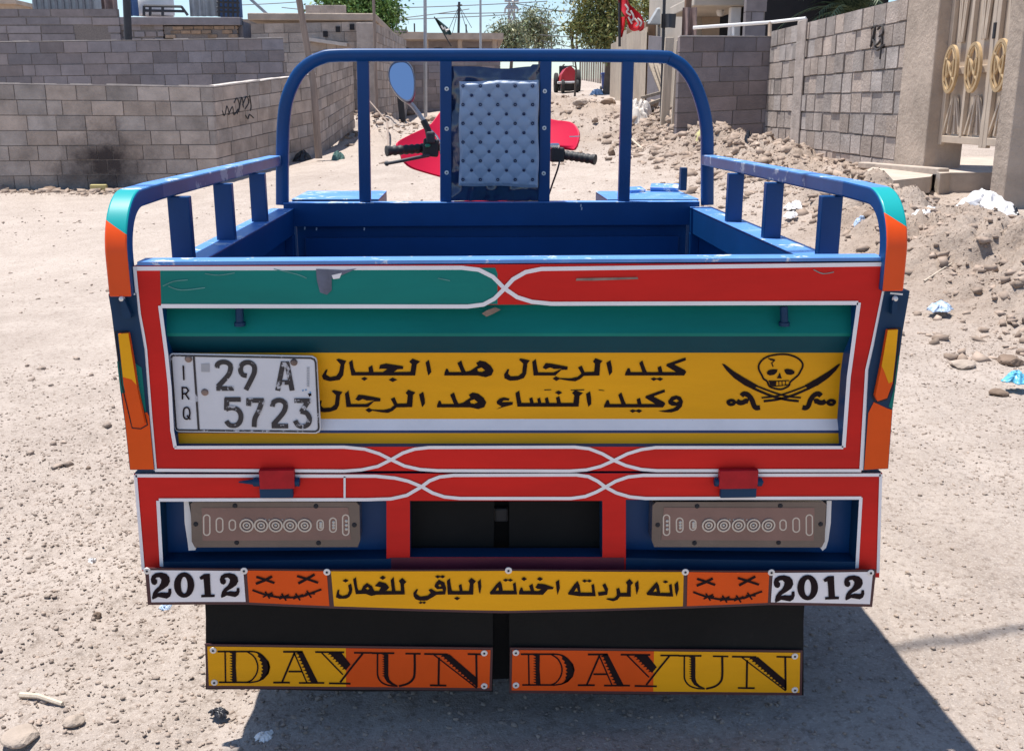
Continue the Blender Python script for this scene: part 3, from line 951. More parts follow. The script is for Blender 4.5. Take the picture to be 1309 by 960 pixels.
# ---------------- sheet and plank fence on the right of the road
m_wood = mat('grey_wood', (.30, .245, .19), rough=.85, var=.25, vs=4, bump=.4, bs=30, stretch=(6, 6, .6), spec=.2)
m_wood2 = mat('bleached_plank', (.50, .42, .33), rough=.85, var=.2, vs=4, bump=.3, bs=30, stretch=(6, 6, .6), spec=.2)
m_sheet = mat('beige_sheet', (.44, .36, .28), rough=.6, var=.15, vs=3, dust=.2, ds=3, spec=.3)
m_greydoor = mat('grey_steel_door', (.20, .18, .19), rough=.6, var=.15, vs=3)
m_rust = mat('rusty_post', (.20, .12, .08), rough=.9, var=.3, vs=8)
def post_px(mb, x0, x1, yt, Y, m, lean=0, th_=None):
    a = P(x0, yt, Y); b = P(x1, yt, Y)
    zb = gzf((a.x + b.x) / 2, Y) - .1
    t_ = th_ or max(.03, (b.x - a.x) * .6)
    mb.hexa([(a.x + lean, Y, zb), (b.x + lean, Y, zb), (b.x + lean, Y + t_, zb), (a.x + lean, Y + t_, zb), (a.x, Y, a.z), (b.x, Y, a.z), (b.x, Y + t_, a.z), (a.x, Y + t_, a.z)], m)
fx = [(781, 787, 54, 31, 0), (788, 794, 48, 28.5, 1), (795, 800, 45, 26.5, 0), (801, 809, 41, 25, 1), (810, 818, 39, 23.5, 0), (819, 826, 43, 22, 1)]
fence = thing('sheet_fence', (P(803, 80, 25).x, 25, .9), 'weathered fence of upright beige metal sheets along the road beyond the bin', 'fence')
for i, (a, b, yt, Y, k_) in enumerate(fx):
    mb = MB()
    p = P(a, yt, Y); q = P(b + 1, yt, Y - 1.2)
    z0 = gzf(p.x, Y) - .1
    n_ = 9
    vs = []
    for s in (0, .02):
        for zz in (z0, p.z):
            for j in range(n_):
                u = j / (n_ - 1)
                vs.append((p.x + (q.x - p.x) * u + s + .02 * (j % 2), Y + (-1.2) * u, zz + (.06 * ((i * 7) % 3 - 1) if zz > z0 else 0)))
    fs = []
    for s in (0, 1):
        for j in range(n_ - 1):
            a_ = s * 2 * n_ + j
            fs.append((a_, a_ + 1, a_ + n_ + 1, a_ + n_))
    mb.add(vs, fs, [m_sheet, m_wood2][k_])
    mb.build('fence_sheet', fence)
fence2 = thing('plank_fence', (P(765, 90, 38).x, 38, 1.4), 'far grey plank fence behind the blue bin and parked red trike', 'fence')
for i in range(14):
    Y = 64 - i * 1.3
    mb = MB()
    xx = 741 + i * 2.9
    post_px(mb, xx, xx + 2.2, 66 - i * .6 + (i * 5) % 4, Y, [m_wood, m_wood2, m_sheet][i % 3], th_=.05)
    mb.build('plank', fence2)
mb = MB()
a = P(829, 46, 19.5); b = P(851, 46, 18.0)
mb.hexa([(a.x, 19.5, gzf(a.x, 19.5)), (b.x, 18.0, gzf(b.x, 18)), (b.x + .04, 18.05, gzf(b.x, 18)), (a.x + .04, 19.55, gzf(a.x, 19.5)), (a.x, 19.5, a.z), (b.x, 18.0, a.z - .12), (b.x + .04, 18.05, a.z - .12), (a.x + .04, 19.55, a.z)], m_greydoor)
o = mb.build('steel_door', bevel=.005); tag(o, 'grey steel sheet door with planks leaning on it, left of the white posts', 'door')
for i, (x0_, y0_, x1_, y1_) in enumerate(((832, 82, 846, 118), (838, 80, 850, 116), (843, 84, 851, 108))):
    mb = MB(); mb.beam(P(x0_, y0_, 17.8 - .1 * i), P(x1_, y1_, 17.2 - .1 * i), .09, .04, m_wood, side=(1, 0, 0))
    o = mb.build('leaning_plank', bevel=.004); tag(o, 'dark plank leaning against the grey steel door', 'plank', 'planks leaning on the steel door')
for i, (x0_, y0_, x1_, y1_) in enumerate(((822, 125, 851, 117), (825, 135, 853, 125))):
    mb = MB(); mb.beam(P(x0_, y0_, 15.8 - .3 * i), P(x1_, y1_, 16.2 - .3 * i), .1, .05, m_wood, side=(0, 1, 0))
    o = mb.build('plank', bevel=.004); tag(o, ['upper of two dark planks lying over rubble by the white posts', 'lower of two dark planks lying over rubble by the white posts'][i], 'plank')
for i, (x0_, x1_, Y, m_, yt) in enumerate(((851, 862, 14.2, m_wood2, 48), (865, 872, 13.6, m_wood2, 52))):
    mb = MB(); post_px(mb, x0_, x1_, yt, Y, m_, lean=-.03)
    o = mb.build('wooden_post', bevel=.008); tag(o, ['broad bleached timber post left of the dark block wall', 'narrow pale timber post touching the edge of the dark block wall'][i], 'post')
mb = MB()
post_px(mb, 848, 851.5, -10, 14.6, m_black, lean=.02, th_=.04)
pole_b = mb.build('flag_pole'); tag(pole_b, 'thin black pole carrying a scrap of black flag beside the dark block wall', 'pole')
drape(846, 864, 18, 36, 14.55, m_black, .06, 7).build('flag', pole_b, smooth=60)
mb = MB()
q = P(880, 48, 13.0)
mb.tube([(q.x - .02, 13.1, gzf(q.x, 13.1)), (q.x, 13.1, P(880, -20, 13.1).z)], .05, m_rust, n=8)
wp = mb.build('wooden_post', smooth=40); tag(wp, 'dark rusty post with brown sacking tied to it above the dark wall', 'post')
mb = drape(873, 889, 10, 46, 12.95, m_cloth_brown, .07, 11)
mb.build('sacking', wp, smooth=60)
m_redflag = mat('red_flag', (.62, .02, .035), rough=.8, var=.15, vs=6)
m_whitepaint = mat('faded_white', (.7, .66, .62), rough=.7, var=.1)
mb = MB()
Yq = 20.0
mb.tube([P(792, 60, Yq), P(792, -12, Yq)], .03, m_black, n=6)
rf = mb.build('flag_pole', smooth=40); tag(rf, 'pole flying a limp red banner with white lettering over the sheet fence', 'flag')
def ribbonflag(pts, Y, m, amp=.12):
    """pts: (left x, right x, y) rows; a hanging cloth with folds"""
    mb = MB(); n_ = 14; vs = []
    rows = crv([(a, b, c) for a, b, c in pts], 4)
    for s in (0, .012):
        for r_ in rows:
            for j in range(n_):
                u = j / (n_ - 1)
                p = P(r_[0] + (r_[1] - r_[0]) * u, r_[2], Y)
                vs.append((p.x, Y + s + amp * math.sin(7 * u + r_[2] * .2), p.z))
    fs = []
    k_ = len(rows)
    for s in (0, 1):
        for i in range(k_ - 1):
            for j in range(n_ - 1):
                a = s * n_ * k_ + i * n_ + j
                fs.append((a, a + 1, a + n_ + 1, a + n_))
    mb.add(vs, fs, m); return mb
ribbonflag([(789, 800, -6), (793, 808, 8), (797, 818, 20), (802, 824, 30), (806, 824, 37), (812, 820, 40)], Yq - .1, m_redflag).build('banner', rf, smooth=60)
ribbonflag([(792, 799, 22), (791, 799, 32), (791, 797, 42), (792, 795, 48)], Yq + .05, m_redflag, .05).build('banner', rf, smooth=60)
mb = MB()
for s in ([(799, 6), (803, 12), (801, 16), (806, 20)], [(806, 14), (810, 22), (808, 27)], [(811, 24), (816, 30), (813, 34)], [(803, 22), (808, 31)], [(815, 24), (820, 29), (818, 34)]):
    mb.tube([P(v.x, v.y, Yq - .24) for v in crv([(a, b, 0) for a, b in s], 4)], .018, m_whitepaint, n=5)
mb.build('lettering', rf, smooth=60)

# ---------------- poles, pylon, cables
m_pole = mat('weathered_pole', (.26, .20, .165), rough=.85, var=.25, vs=5, stretch=(5, 5, .5), bump=.3, bs=20)
m_steel = mat('galvanised', (.42, .42, .43), rough=.5, metal=.4, var=.1)
def pole(name, label, cat, top, bot, r0, r1, m, extend=0.0, mid=None):
    pts = [bot] + ([mid] if mid else []) + [top]
    mb = MB(); mb.tube(pts, r0, m, n=10, r1=r1)
    o = mb.build(name, smooth=50); return tag(o, label, cat)
b_ = G(406, 190)
Yw = 15.6
pole('wooden_pole', 'leaning crooked wooden pole standing against the left block wall', 'pole', P(378, -25, Yw), P(407, 191, Yw) + Vector((0, 0, -.15)), .06, .05, m_pole, mid=P(401, 110, Yw))
q = P(543, 100, 27); pole('lamp_post', 'grey metal utility pole rising behind the mirror', 'pole', P(543, -60, 27), (q.x, 27, gzf(q.x, 27)), .05, .045, m_steel)
q = P(614, 60, 38); pole('utility_pole', 'thin grey pole right of the black flag, above the seat back', 'pole', P(614, -60, 38), (q.x, 38, gzf(q.x, 38)), .05, .04, m_steel)
q = P(158, 60, 21); pole('dark_pole', 'dark pole standing before the grey block house at far left', 'pole', P(160, -40, 21), (q.x, 21, gzf(q.x, 21)), .085, .075, m_black)
q = P(478, 60, 21); pole('wooden_pole', 'thin straight wooden pole at the corner of the block house', 'pole', P(477, -20, 21.2), (q.x, 21.2, gzf(q.x, 21)), .035, .03, m_pole)
mb = MB(); mb.beam(P(312, -8, 26), P(352, 28, 26), .1, .07, m_steel, side=(0, 1, 0))
tag(mb.build('slanted_beam'), 'grey beam leaning on the shed roof against the sky', 'beam')
for i_, (x_, yt_, Y_) in enumerate(((694, 40, 85), (705, 46, 95), (737, 44, 80))):
    pole('utility_pole', ['distant pole left of the pair at the road end', 'distant pole right of the pair at the road end', 'distant pole beside the broad olive tree at the road end'][i_], 'pole', P(x_, yt_, Y_), P(x_, 75, Y_), .10, .08, m_pole)
# mast with guys
mb = MB()
Ym = 44
mb.tube([P(586, 48, Ym), P(587, 3, Ym)], .06, m_black, n=6)
ms = mb.build('guyed_mast'); tag(ms, 'black mast with a small cross arm and guy wires on the low roof', 'mast')
mb = MB()
for x, y in ((573, 34), (599, 40), (577, 42), (603, 30)):
    mb.tube([P(587, 8, Ym), P(x, y + 6, Ym)], .012, m_black, n=4)
mb.build('guy_wire', ms)
mb = MB(); mb.tube([P(584, 8, Ym), P(591, 7, Ym)], .04, m_black, n=5); mb.build('cross_arm', ms)
# black flag
mb = MB(); mb.tube([P(577, 60, 40), P(555, 22, 40)], .025, m_black, n=5)
bf = mb.build('flag_pole'); tag(bf, 'slanting stick with a dark green and white flag above the low house', 'flag')
m_darkflag = mat('dark_green_flag', (.02, .05, .05), rough=.8, var=.2)
ribbonflag([(556, 558, 24), (559, 566, 30), (563, 573, 36), (566, 577, 42), (570, 577, 45)], 39.9, m_darkflag, .1).build('flag', bf, smooth=60)
mb = MB()
for s in ([(568, 35), (571, 41)], [(564, 33), (567, 38)], [(570, 39), (574, 38)]):
    mb.tube([P(*v, 39.7) for v in s], .03, m_whitepaint, n=5)
mb.build('emblem', bf)
# pylon
mb = MB()
Yy = 150
def L4(x, y): return P(x, y, Yy)
for a, b in (((648, 70), (652, -20)), ((660, 70), (656, -20)), ((646, 11), (662, 11)), ((645, 2), (663, 2)), ((648, 60), (658, 40)), ((659, 60), (650, 40)), ((650, 40), (657, 22)), ((658, 40), (651, 22)), ((651, 22), (656, 5)), ((657, 22), (652, 5)), ((646, 11), (652, 5)), ((662, 11), (656, 5)), ((646, 11), (645, 18)), ((662, 11), (661, 18)), ((645, 2), (652, -8)), ((663, 2), (656, -8))):
    mb.tube([L4(*a), L4(*b)], .13, m_steel, n=4)
tag(mb.build('pylon'), 'distant steel lattice power pylon behind the grey-green trees', 'pylon')
cab = [((300, 7), (380, 3), 30, 'overhead cable slanting above the shed at left'), ((430, 27), (653, 19), 60, 'overhead cable passing low across the sky behind the mast'), ((430, 12), (700, 2), 70, 'highest overhead cable crossing behind the two thin poles'), ((654, 4), (780, 24), 90, 'overhead cable running right from the pylon'), ((690, 45), (735, 48), 60, 'overhead cable low between the trees at the road end'), ((690, 52), (738, 62), 60, 'lowest overhead cable between the trees at the road end')]
cab += [((360, 10), (480, 20), 45, 'overhead cable crossing behind the crooked wooden pole and green tree'), ((500, 25), (600, 12), 55, 'steep overhead cable crossing the pale sky left of the mast'), ((690, 30), (740, 36), 62, 'upper overhead cable between the trees at the road end'), ((500, 38), (530, 52), 50, 'short cable sloping down to the low house roof'), ((560, 18), (760, 12), 95, 'faint cable high across the sky at the road end')]
for a, b, Y, lb in cab:
    A, B = P(*a, Y), P(*b, Y)
    mb = MB(); n_ = 14
    mb.tube([A.lerp(B, i / n_) + Vector((0, 0, -.5 * (1 - (2 * i / n_ - 1) ** 2) * (B - A).length * .012)) for i in range(n_ + 1)], .012 * Y / 30, m_black, n=4)
    tag(mb.build('overhead_cable'), lb, 'cable')
# street cable whose shadow crosses the ground at the right
s0 = G(1125, 836); s1 = G(1309, 804)
h_ = 4.6
A = s0 + (s0 - s1) * 9 + Vector((-KX * h_, KY * h_, h_)); B = s1 + (s1 - s0) * 9 + Vector((-KX * h_, KY * h_, h_))
A.z = B.z = h_
s0u = s0 + Vector((-KX * h_, KY * h_, h_))
mb = MB(); mb.tube([A.lerp(B, i / 10) for i in range(11)], .011, m_black, n=6)
tag(mb.build('overhead_cable'), 'street cable overhead casting the thin shadow on the right of the ground', 'cable')

# ---------------- trees
m_bark = mat('bark', (.14, .105, .08), rough=.95, var=.25, vs=8, bump=.6, bs=20)
def leafmat(name, c):
    M_ = mat(name, c, rough=.55, var=.25, vs=1.2, attr=True, spec=.3)
    return M_
m_leaf_a = leafmat('green_leaf', (.11, .20, .055))
m_leaf_b = leafmat('grey_green_leaf', (.20, .225, .14))
m_leaf_c = leafmat('olive_leaf', (.21, .225, .085))
m_palm = leafmat('palm_leaf', (.15, .19, .11))
def tree(name, label, base, height, crown, nclump, nleaf, ls, lm, seed, droop=.2, trunk_r=.14, aspect=.45):
    """crown: list of (cx, cy, cz, rx, ry, rz) lobes relative to base"""
    r = np.random.default_rng(seed)
    t = thing(name, base, label, 'tree')
    base = Vector(base)
    mb = MB()
    cen = []
    for lobe in crown:
        k_ = max(2, int(nclump * lobe[3] * lobe[5] / sum(l[3] * l[5] for l in crown)))
        d = r.normal(0, 1, (k_, 3)); d /= np.linalg.norm(d, axis=1)[:, None]
        rad = r.random((k_, 1)) ** .45
        cen.append(np.array(lobe[:3]) + d * rad * np.array(lobe[3:]) * r.uniform(.85, 1.15, (k_, 1)))
    cen = np.concatenate(cen)
    top = Vector((crown[0][0], crown[0][1], crown[0][2]))
    mb.tube([base + Vector((0, 0, -.2)), base + top * .4 + Vector((.1, .05, 0)), base + top * .8], trunk_r, m_bark, n=8, r1=trunk_r * .5)
    for i in range(0, len(cen), max(1, len(cen) // 26)):
        c = Vector(cen[i]); s = base + top * float(r.uniform(.4, .8))
        mb.tube([s, s.lerp(base + c, .5) + Vector((0, 0, .1 * c.z)), base + c], trunk_r * .3, m_bark, n=5, r1=.012)
    mb.build('trunk', t, smooth=60)
    n_ = len(cen) * nleaf
    cc = np.repeat(cen, nleaf, 0)
    cr = np.repeat(r.uniform(.6, 1.4, len(cen)), nleaf)[:, None]
    p = cc + r.normal(0, 1, (n_, 3)) * np.array([.34, .34, .26]) * cr * (ls * 4.2)
    a = r.normal(0, 1, (n_, 3)); a[:, 2] -= droop * 2; a /= np.linalg.norm(a, axis=1)[:, None]
    b = np.cross(a, r.normal(0, 1, (n_, 3))); b /= np.linalg.norm(b, axis=1)[:, None] + 1e-9
    L_ = ls * r.uniform(.6, 1.3, (n_, 1)); W_ = L_ * aspect
    bs_ = np.array(base)
    v = np.stack([p, p + a * L_ * .5 + b * W_ * .5, p + a * L_, p + a * L_ * .5 - b * W_ * .5], 1) + bs_
    me = bpy.data.meshes.new('crown')
    mesh_np(me, v.reshape(-1, 3), np.arange(4 * n_).reshape(-1, 4))
    at = me.color_attributes.new('col', 'FLOAT_COLOR', 'POINT')
    g = np.repeat(r.uniform(.55, 1.35, len(cen)), nleaf) * r.uniform(.75, 1.25, n_)
    c = np.stack([g * r.uniform(.85, 1.25, n_), g, g * r.uniform(.7, 1.1, n_), np.ones(n_)], 1)
    at.data.foreach_set('color', np.repeat(c, 4, 0).astype('f').ravel())
    me.materials.append(lm)
    o = bpy.data.objects.new('crown', me); col.objects.link(o)
    par(o, t)
    return t
def lobes(base, Y, ls_):
    out = []
    for x, y, rx, ry in ls_:
        p = P(x, y, Y); k_ = (Y + 1.6) / 1300 * .97
        out.append((p.x - base.x, 0 if not out else random.uniform(-.5, .5) * rx * k_, p.z - base.z, rx * k_, rx * k_ * .8, ry * k_))
    return out
def mk(name, label, px_, Y, ls_, nclump, nleaf, ls, lm, seed, **kw):
    q = P(px_, 80, Y); base = Vector((q.x, Y, gzf(q.x, Y)))
    return tree(name, label, base, 0, lobes(base, Y, ls_), nclump, nleaf, ls, lm, seed, **kw)
mk('green_tree', 'dense bright green tree behind the block house, left of the grey pole', 462, 31, [(455, 8, 46, 34), (430, 5, 26, 22), (482, 16, 26, 28), (488, 40, 12, 16), (495, 14, 14, 14)], 170, 60, .14, m_leaf_a, 1, trunk_r=.16)
mk('grey_green_tree', 'taller wispy grey-green tree below the pylon at the road end', 690, 75, [(686, 34, 17, 22), (670, 38, 14, 20), (698, 45, 9, 20)], 80, 46, .30, m_leaf_b, 2, aspect=.3, droop=.5)
mk('grey_green_tree', 'low wispy grey-green tree left of the road end, under the pylon', 652, 70, [(652, 42, 12, 18), (640, 50, 12, 12), (664, 56, 12, 12)], 60, 46, .28, m_leaf_b, 3, aspect=.3, droop=.5)
mk('olive_tree', 'broad olive-green tree over the road right of centre, behind the red banner', 778, 34, [(775, 22, 34, 38), (752, 40, 14, 18), (795, 8, 24, 26), (745, 20, 12, 18), (770, 55, 26, 14), (762, -10, 26, 22)], 200, 56, .15, m_leaf_c, 4, trunk_r=.2, aspect=.35)
mk('olive_tree', 'olive-green bush behind the rusty post and porch house', 852, 26, [(842, 6, 22, 16), (862, -8, 18, 16)], 70, 46, .13, m_leaf_c, 5, aspect=.35)
mk('shrub', 'single leafy twig cluster hanging left of the broad olive tree', 735, 34, [(731, 35, 8, 9)], 10, 30, .12, m_leaf_c, 8, trunk_r=.04)
# palm behind the lit wall
r = np.random.default_rng(9)
q = P(1090, 20, 16); base = Vector((q.x, 16, gzf(q.x, 16)))
pt = thing('palm_tree', base, 'palm with grey-green fronds showing above the sunlit block wall', 'tree')
mb = MB(); tz = P(1090, 8, 16).z
mb.tube([base, base + Vector((0, 0, tz - base.z - .2))], .18, m_bark, n=8, r1=.15); mb.build('trunk', pt, smooth=50)
mb = MB()
for i in range(40):
    a = r.uniform(0, 2 * pi); el = r.uniform(-.1, 1.2); Ln = r.uniform(.9, 1.5)
    o_ = Vector((base.x, 16, tz - .15)); pth = []
    for j in range(9):
        s = j / 8
        pth.append(o_ + Vector((cos(a) * cos(el) * Ln * s, sin(a) * cos(el) * Ln * s * .8, sin(el) * Ln * s - .75 * Ln * s * s * (1.0 - .3 * el))))
    g = r.uniform(.6, 1.4); mb.col = (g, g, g * .95)
    mb.tube(pth, .012, m_palm, n=4, r1=.004)
    for j in range(1, 9):
        for sgn in (-1, 1):
            for q_ in (0, .5):
                p_ = pth[j].lerp(pth[j - 1], q_); d = (pth[j] - pth[j - 1]).normalized()
                sd = d.cross(Vector((0, 0, 1))).normalized() * sgn
                tip = p_ + (sd * .6 + d * .7 + Vector((0, 0, -.25))) * (.34 * (1 - .5 * j / 8))
                wv = d * .02
                mb.add([p_ - wv, p_ + wv, tip], [(0, 1, 2)], m_palm)
mb.build('fronds', pt, fix=False)

# ---------------- rubbish, stones and other loose things
def rock(name, label, p, s, m, seed, flat=.7, group=None, cat='rock'):
    import bmesh
    bm = bmesh.new(); bmesh.ops.create_icosphere(bm, subdivisions=3, radius=1)
    rr = random.Random(seed); ox, oy = rr.uniform(0, 90), rr.uniform(0, 90)
    ax = [Vector((rr.gauss(0, 1), rr.gauss(0, 1), rr.gauss(0, 1))).normalized() for _ in range(7)]
    for v in bm.verts:
        d = v.co.normalized()
        k_ = 1.0
        for a in ax: k_ = min(k_, .72 / max(.2, d.dot(a)) if d.dot(a) > .55 else 1.0)
        k_ += .10 * float(fbm(np.array([ox + d.x * 2 + d.z]), np.array([oy + d.y * 2 - d.z]), 3)[0])
        v.co = d * k_
        v.co.x *= s[0]; v.co.y *= s[1]; v.co.z *= s[2]
    me = bpy.data.meshes.new(name); bm.to_mesh(me); bm.free()
    me.materials.append(m)
    o = bpy.data.objects.new(name, me); col.objects.link(o)
    o.location = (p.x, p.y, p.z + s[2] * .45); o.rotation_euler.z = rr.uniform(0, 6)
    return tag(o, label, cat, group)
m_rock = mat('tan_rock', (.37, .30, .245), rough=.92, var=.2, vs=8, bump=.5, bs=30, spec=.2)
m_rockd = mat('brown_clod', (.20, .145, .11), rough=.95, var=.25, vs=8, bump=.6, bs=25, spec=.1)
m_pale = mat('pale_chunk', (.58, .52, .46), rough=.9, var=.15, vs=8, bump=.4, bs=30)
for i, (x, y, w_, h_, m_, lb) in enumerate((
    (1112, 296, 24, 14, m_rockd, 'brown clod seen through the right end rail, beside the blue rag'),
    (1150, 240, 34, 14, m_rock, 'squared stone lying below the sloping concrete slab'),
    (1148, 388, 14, 8, m_rockd, 'small brown stone right of the orange corner post'),
    (1277, 505, 24, 10, m_rockd, 'dark brown clod beside the blue plastic scrap at the right edge'),
    (1228, 470, 34, 10, m_rock, 'flat tan stone in the rubble left of the blue scrap'),
    (1290, 465, 34, 14, m_rockd, 'brown clod on the bank above the blue scrap at the right edge'),
    (782, 200, 10, 12, m_rockd, 'dark upright stone between two hoop bars right of the grip'),
    (1030, 208, 18, 9, m_rockd, 'brown clod behind the right rail, below the dark and lit walls'),
    (1075, 196, 20, 10, m_pale, 'round pale stone at the foot of the sunlit block wall'),
    (742, 140, 20, 9, m_rock, 'stone heap fragment in the road beyond the pink fairing'),
    (778, 137, 22, 12, m_rockd, 'reddish clod on the road between pink fairing and hoop bar'),
    (540, 132, 26, 14, m_rock, 'large pale boulder right below the mirror'),
    (500, 128, 26, 18, m_pale, 'pale boulder directly left below the mirror'),
    (520, 148, 22, 10, m_rockd, 'dark stone under the mirror stem'),
    (478, 152, 14, 10, m_rock, 'tan stone at the foot of the block pillar'),
    (552, 155, 16, 9, m_rock, 'tan stone between the mirror stem and the hoop bar'),
    (125, 795, 11, 8, m_rockd, 'walnut sized dark stone alone on the ground left of the white year plate'),
    (62, 775, 8, 5, m_rock, 'small grey stone at far left, left of the dark walnut sized one'),
    (148, 815, 8, 5, m_rock, 'small grey stone below the dark walnut sized stone'),
    (113, 599, 7, 5, m_rockd, 'little dark stone on the open ground left of the orange corner post'),
    (30, 957, 46, 16, m_rock, 'broken pale lump at the bottom left corner of the photo'),
    (95, 935, 26, 14, m_rock, 'grey lump right of the pale one at the bottom left corner'),
    (66, 245, 20, 7, m_rockd, 'dark clod at the foot of the sooty wall, left of the yellow brick'),
    (1196, 902, 9, 6, m_rock, 'small stone lying just right of the shadow edge'),
    )):
    p = G(x, y)
    k_ = (p - CAM).dot(FW) / FPX
    rock('stone', lb, p, (w_ * k_ * .55, w_ * k_ * .5, h_ * k_ * .6), m_, 40 + i)

def crumple(name, label, cat, x, y, wpx, hpx, m, seed, dpt=1.0, tall=1.0):
    """a crushed sheet of cloth or plastic heaped on the ground"""
    p = G(x, y + hpx * .5); k_ = (p - CAM).dot(FW) / FPX
    W, H = wpx * k_, hpx * k_ * tall
    n_ = 64
    u, v = np.meshgrid(np.linspace(-1, 1, n_), np.linspace(-1, 1, n_))
    sx = seed * 7.3
    a_ = np.arctan2(v, u); rr = np.maximum(np.abs(u), np.abs(v))
    R_ = .75 + .55 * fbm(np.cos(a_) * 2.2 + sx, np.sin(a_) * 2.2 + sx, 3)
    cx_ = np.cos(a_) * rr * R_ + .12 * fbm(u * 3 + sx, v * 3, 3); cy_ = np.sin(a_) * rr * R_ + .12 * fbm(u * 3, v * 3 + sx, 3)
    rid = 1 - np.abs(fbm(u * 1.5 + sx + .4 * v, v * 1.5, 2)) * 1.7
    rid2 = 1 - np.abs(fbm(u * 4 + 3 + sx, v * 4 + u, 2)) * 1.8
    hgt = np.clip(1 - rr ** 2.2, 0, 1) * (.30 + .42 * rid + .16 * rid2) + .02
    X_ = p.x + cx_ * W / 2; Y_ = p.y + cy_ * W / 2 * dpt
    Z_ = np.maximum(gz(X_, Y_), gz(X_, Y_, False) + .04 * (x > 900)) + np.maximum(hgt, .012) * H
    me = bpy.data.meshes.new(name)
    i_ = np.arange(n_ * n_).reshape(n_, n_)
    mesh_np(me, np.stack([X_.ravel(), Y_.ravel(), Z_.ravel()], 1), np.stack([i_[:-1, :-1].ravel(), i_[:-1, 1:].ravel(), i_[1:, 1:].ravel(), i_[1:, :-1].ravel()], 1))
    me.materials.append(m)
    me.polygons.foreach_set('use_smooth', np.ones(len(me.polygons), bool)); me.set_sharp_from_angle(angle=radians(50))
    o = bpy.data.objects.new(name, me); col.objects.link(o)
    sd_ = o.modifiers.new('thickness', 'SOLIDIFY'); sd_.thickness = .004
    return tag(o, label, cat)
m_plas = mat('white_bag', (.78, .75, .73), rough=.45, var=.08, vs=10)
m_blueplas = mat('blue_bag', (.10, .38, .55), rough=.4, var=.2, vs=8)
m_blackplas = mat('black_bag', (.02, .02, .025), rough=.35, var=.3)
m_greencl = mat('green_rag', (.08, .16, .14), rough=.9, var=.3, vs=12)
m_paleblue = mat('pale_blue_bag', (.42, .52, .66), rough=.5, var=.2, vs=8)
crumple('plastic_sheet', 'large crumpled white plastic sheet on the ground by the right-hand pier', 'plastic sheet', 1256, 268, 98, 36, m_plas, 1, dpt=1.2, tall=1.15)
crumple('rag', 'black rag tucked under the right end of the crumpled white sheet', 'rag', 1290, 280, 42, 15, m_blackplas, 2, tall=1.4)
crumple('plastic_bag', 'thin white bag between the teal corner post and the crumpled sheet', 'bag', 1180, 288, 36, 9, m_plas, 3)
crumple('plastic_scrap', 'bright blue plastic scrap at the right edge beside the brown clod', 'plastic scrap', 1298, 492, 40, 16, m_blueplas, 4)
crumple('plastic_bag', 'clear grey bag with dark print on the bank right of the right lever', 'bag', 1200, 400, 44, 12, m_paleblue, 5)
crumple('rag', 'pale blue rag beside the brown clod behind the right rail end', 'rag', 1097, 292, 20, 13, m_paleblue, 6)
crumple('plastic_bag', 'upper white bag seen between the two right rail uprights', 'bag', 1015, 267, 30, 11, m_plas, 7)
crumple('plastic_bag', 'lower white bag seen between the two right rail uprights', 'bag', 1010, 280, 20, 9, m_plas, 8)
crumple('plastic_bag', 'black and blue bag at the foot of the dark block wall', 'bag', 957, 183, 16, 18, m_blackplas, 9)
crumple('plastic_bag', 'grey-white bag at the foot of the sunlit wall, left of the green rag', 'bag', 1012, 190, 24, 9, m_plas, 10)
crumple('rag', 'dark green rag on the rubble below the plaster pier', 'rag', 1128, 196, 28, 14, m_greencl, 11)
crumple('plastic_bag', 'white sack half buried in rubble right of the green rag', 'bag', 1148, 201, 20, 14, m_plas, 12)
crumple('plastic_bag', 'green and white bag at the foot of the left block wall by the wooden pole', 'bag', 432, 198, 22, 14, m_greencl, 13)
crumple('plastic_bag', 'black bag beside the wooden pole base behind the left hoop leg', 'bag', 388, 198, 26, 16, m_blackplas, 14)
crumple('plastic_scrap', 'yellow scrap at the foot of the dark wall, just right of the hoop', 'plastic scrap', 893, 184, 12, 8, mat('yellow_scrap', (.6, .55, .25), rough=.6), 15)
crumple('plastic_bag', 'heap of white and pale blue bags in front of the blue bin', 'bag', 763, 117, 22, 9, m_paleblue, 16)
crumple('rubbish_pile', 'grey-white rubbish pile under the leaning planks by the white posts', 'rubbish', 812, 150, 50, 26, m_pale, 17, tall=1.2)
crumple('rag', 'black rag on the gravel below the left name board', 'rag', 280, 908, 34, 9, m_blackplas, 18, dpt=.7)
crumple('paper_scrap', 'white paper scrap on the gravel left of the shaded ground', 'paper', 338, 942, 26, 10, m_plas, 19)
crumple('rag', 'blue-grey rag on the ground under the left white year plate', 'rag', 212, 776, 18, 7, m_paleblue, 20)
crumple('paper_scrap', 'pale scrap on the ground at left, level with the tail lamps', 'paper', 118, 717, 12, 6, m_plas, 21)
# yellow brick
mb = MB(); p = G(127, 245); mb.box(p + Vector((0, 0, .04)), (.22, .1, .1), mat('yellow_brick', (.5, .42, .18), rough=.8, var=.15), rz=.1)
tag(mb.build('brick', bevel=.008), 'yellow brick lying at the foot of the sooty wall', 'brick')
# sticks
def stick(label, a, b, r_, m, ha=0, hb=0):
    A, B = G(*a), G(*b); A.z += ha; B.z += hb
    k_ = (B - A)
    mb = MB(); mb.tube([A, A.lerp(B, .5) + Vector((0, 0, .01)) + k_.cross(Vector((0, 0, 1))) * .04, B], r_, m, n=7, r1=r_ * .7)
    return tag(mb.build('stick', smooth=50), label, 'stick')
stick('bleached stick lying on the gravel at the bottom left', (28, 897), (82, 917), .006, m_wood2, .006, .006)
stick('pale stick lying in the rubble between the right hoop bars', (808, 170), (822, 196), .018, m_wood2, .02, .02)
stick('brown stick leaning left of the pink fairing', (497, 192), (473, 160), .02, m_pole, .02, .35)
stick('long thin twig on the bank above the grey bag at right', (1180, 372), (1215, 352), .006, m_wood2, .01, .02)
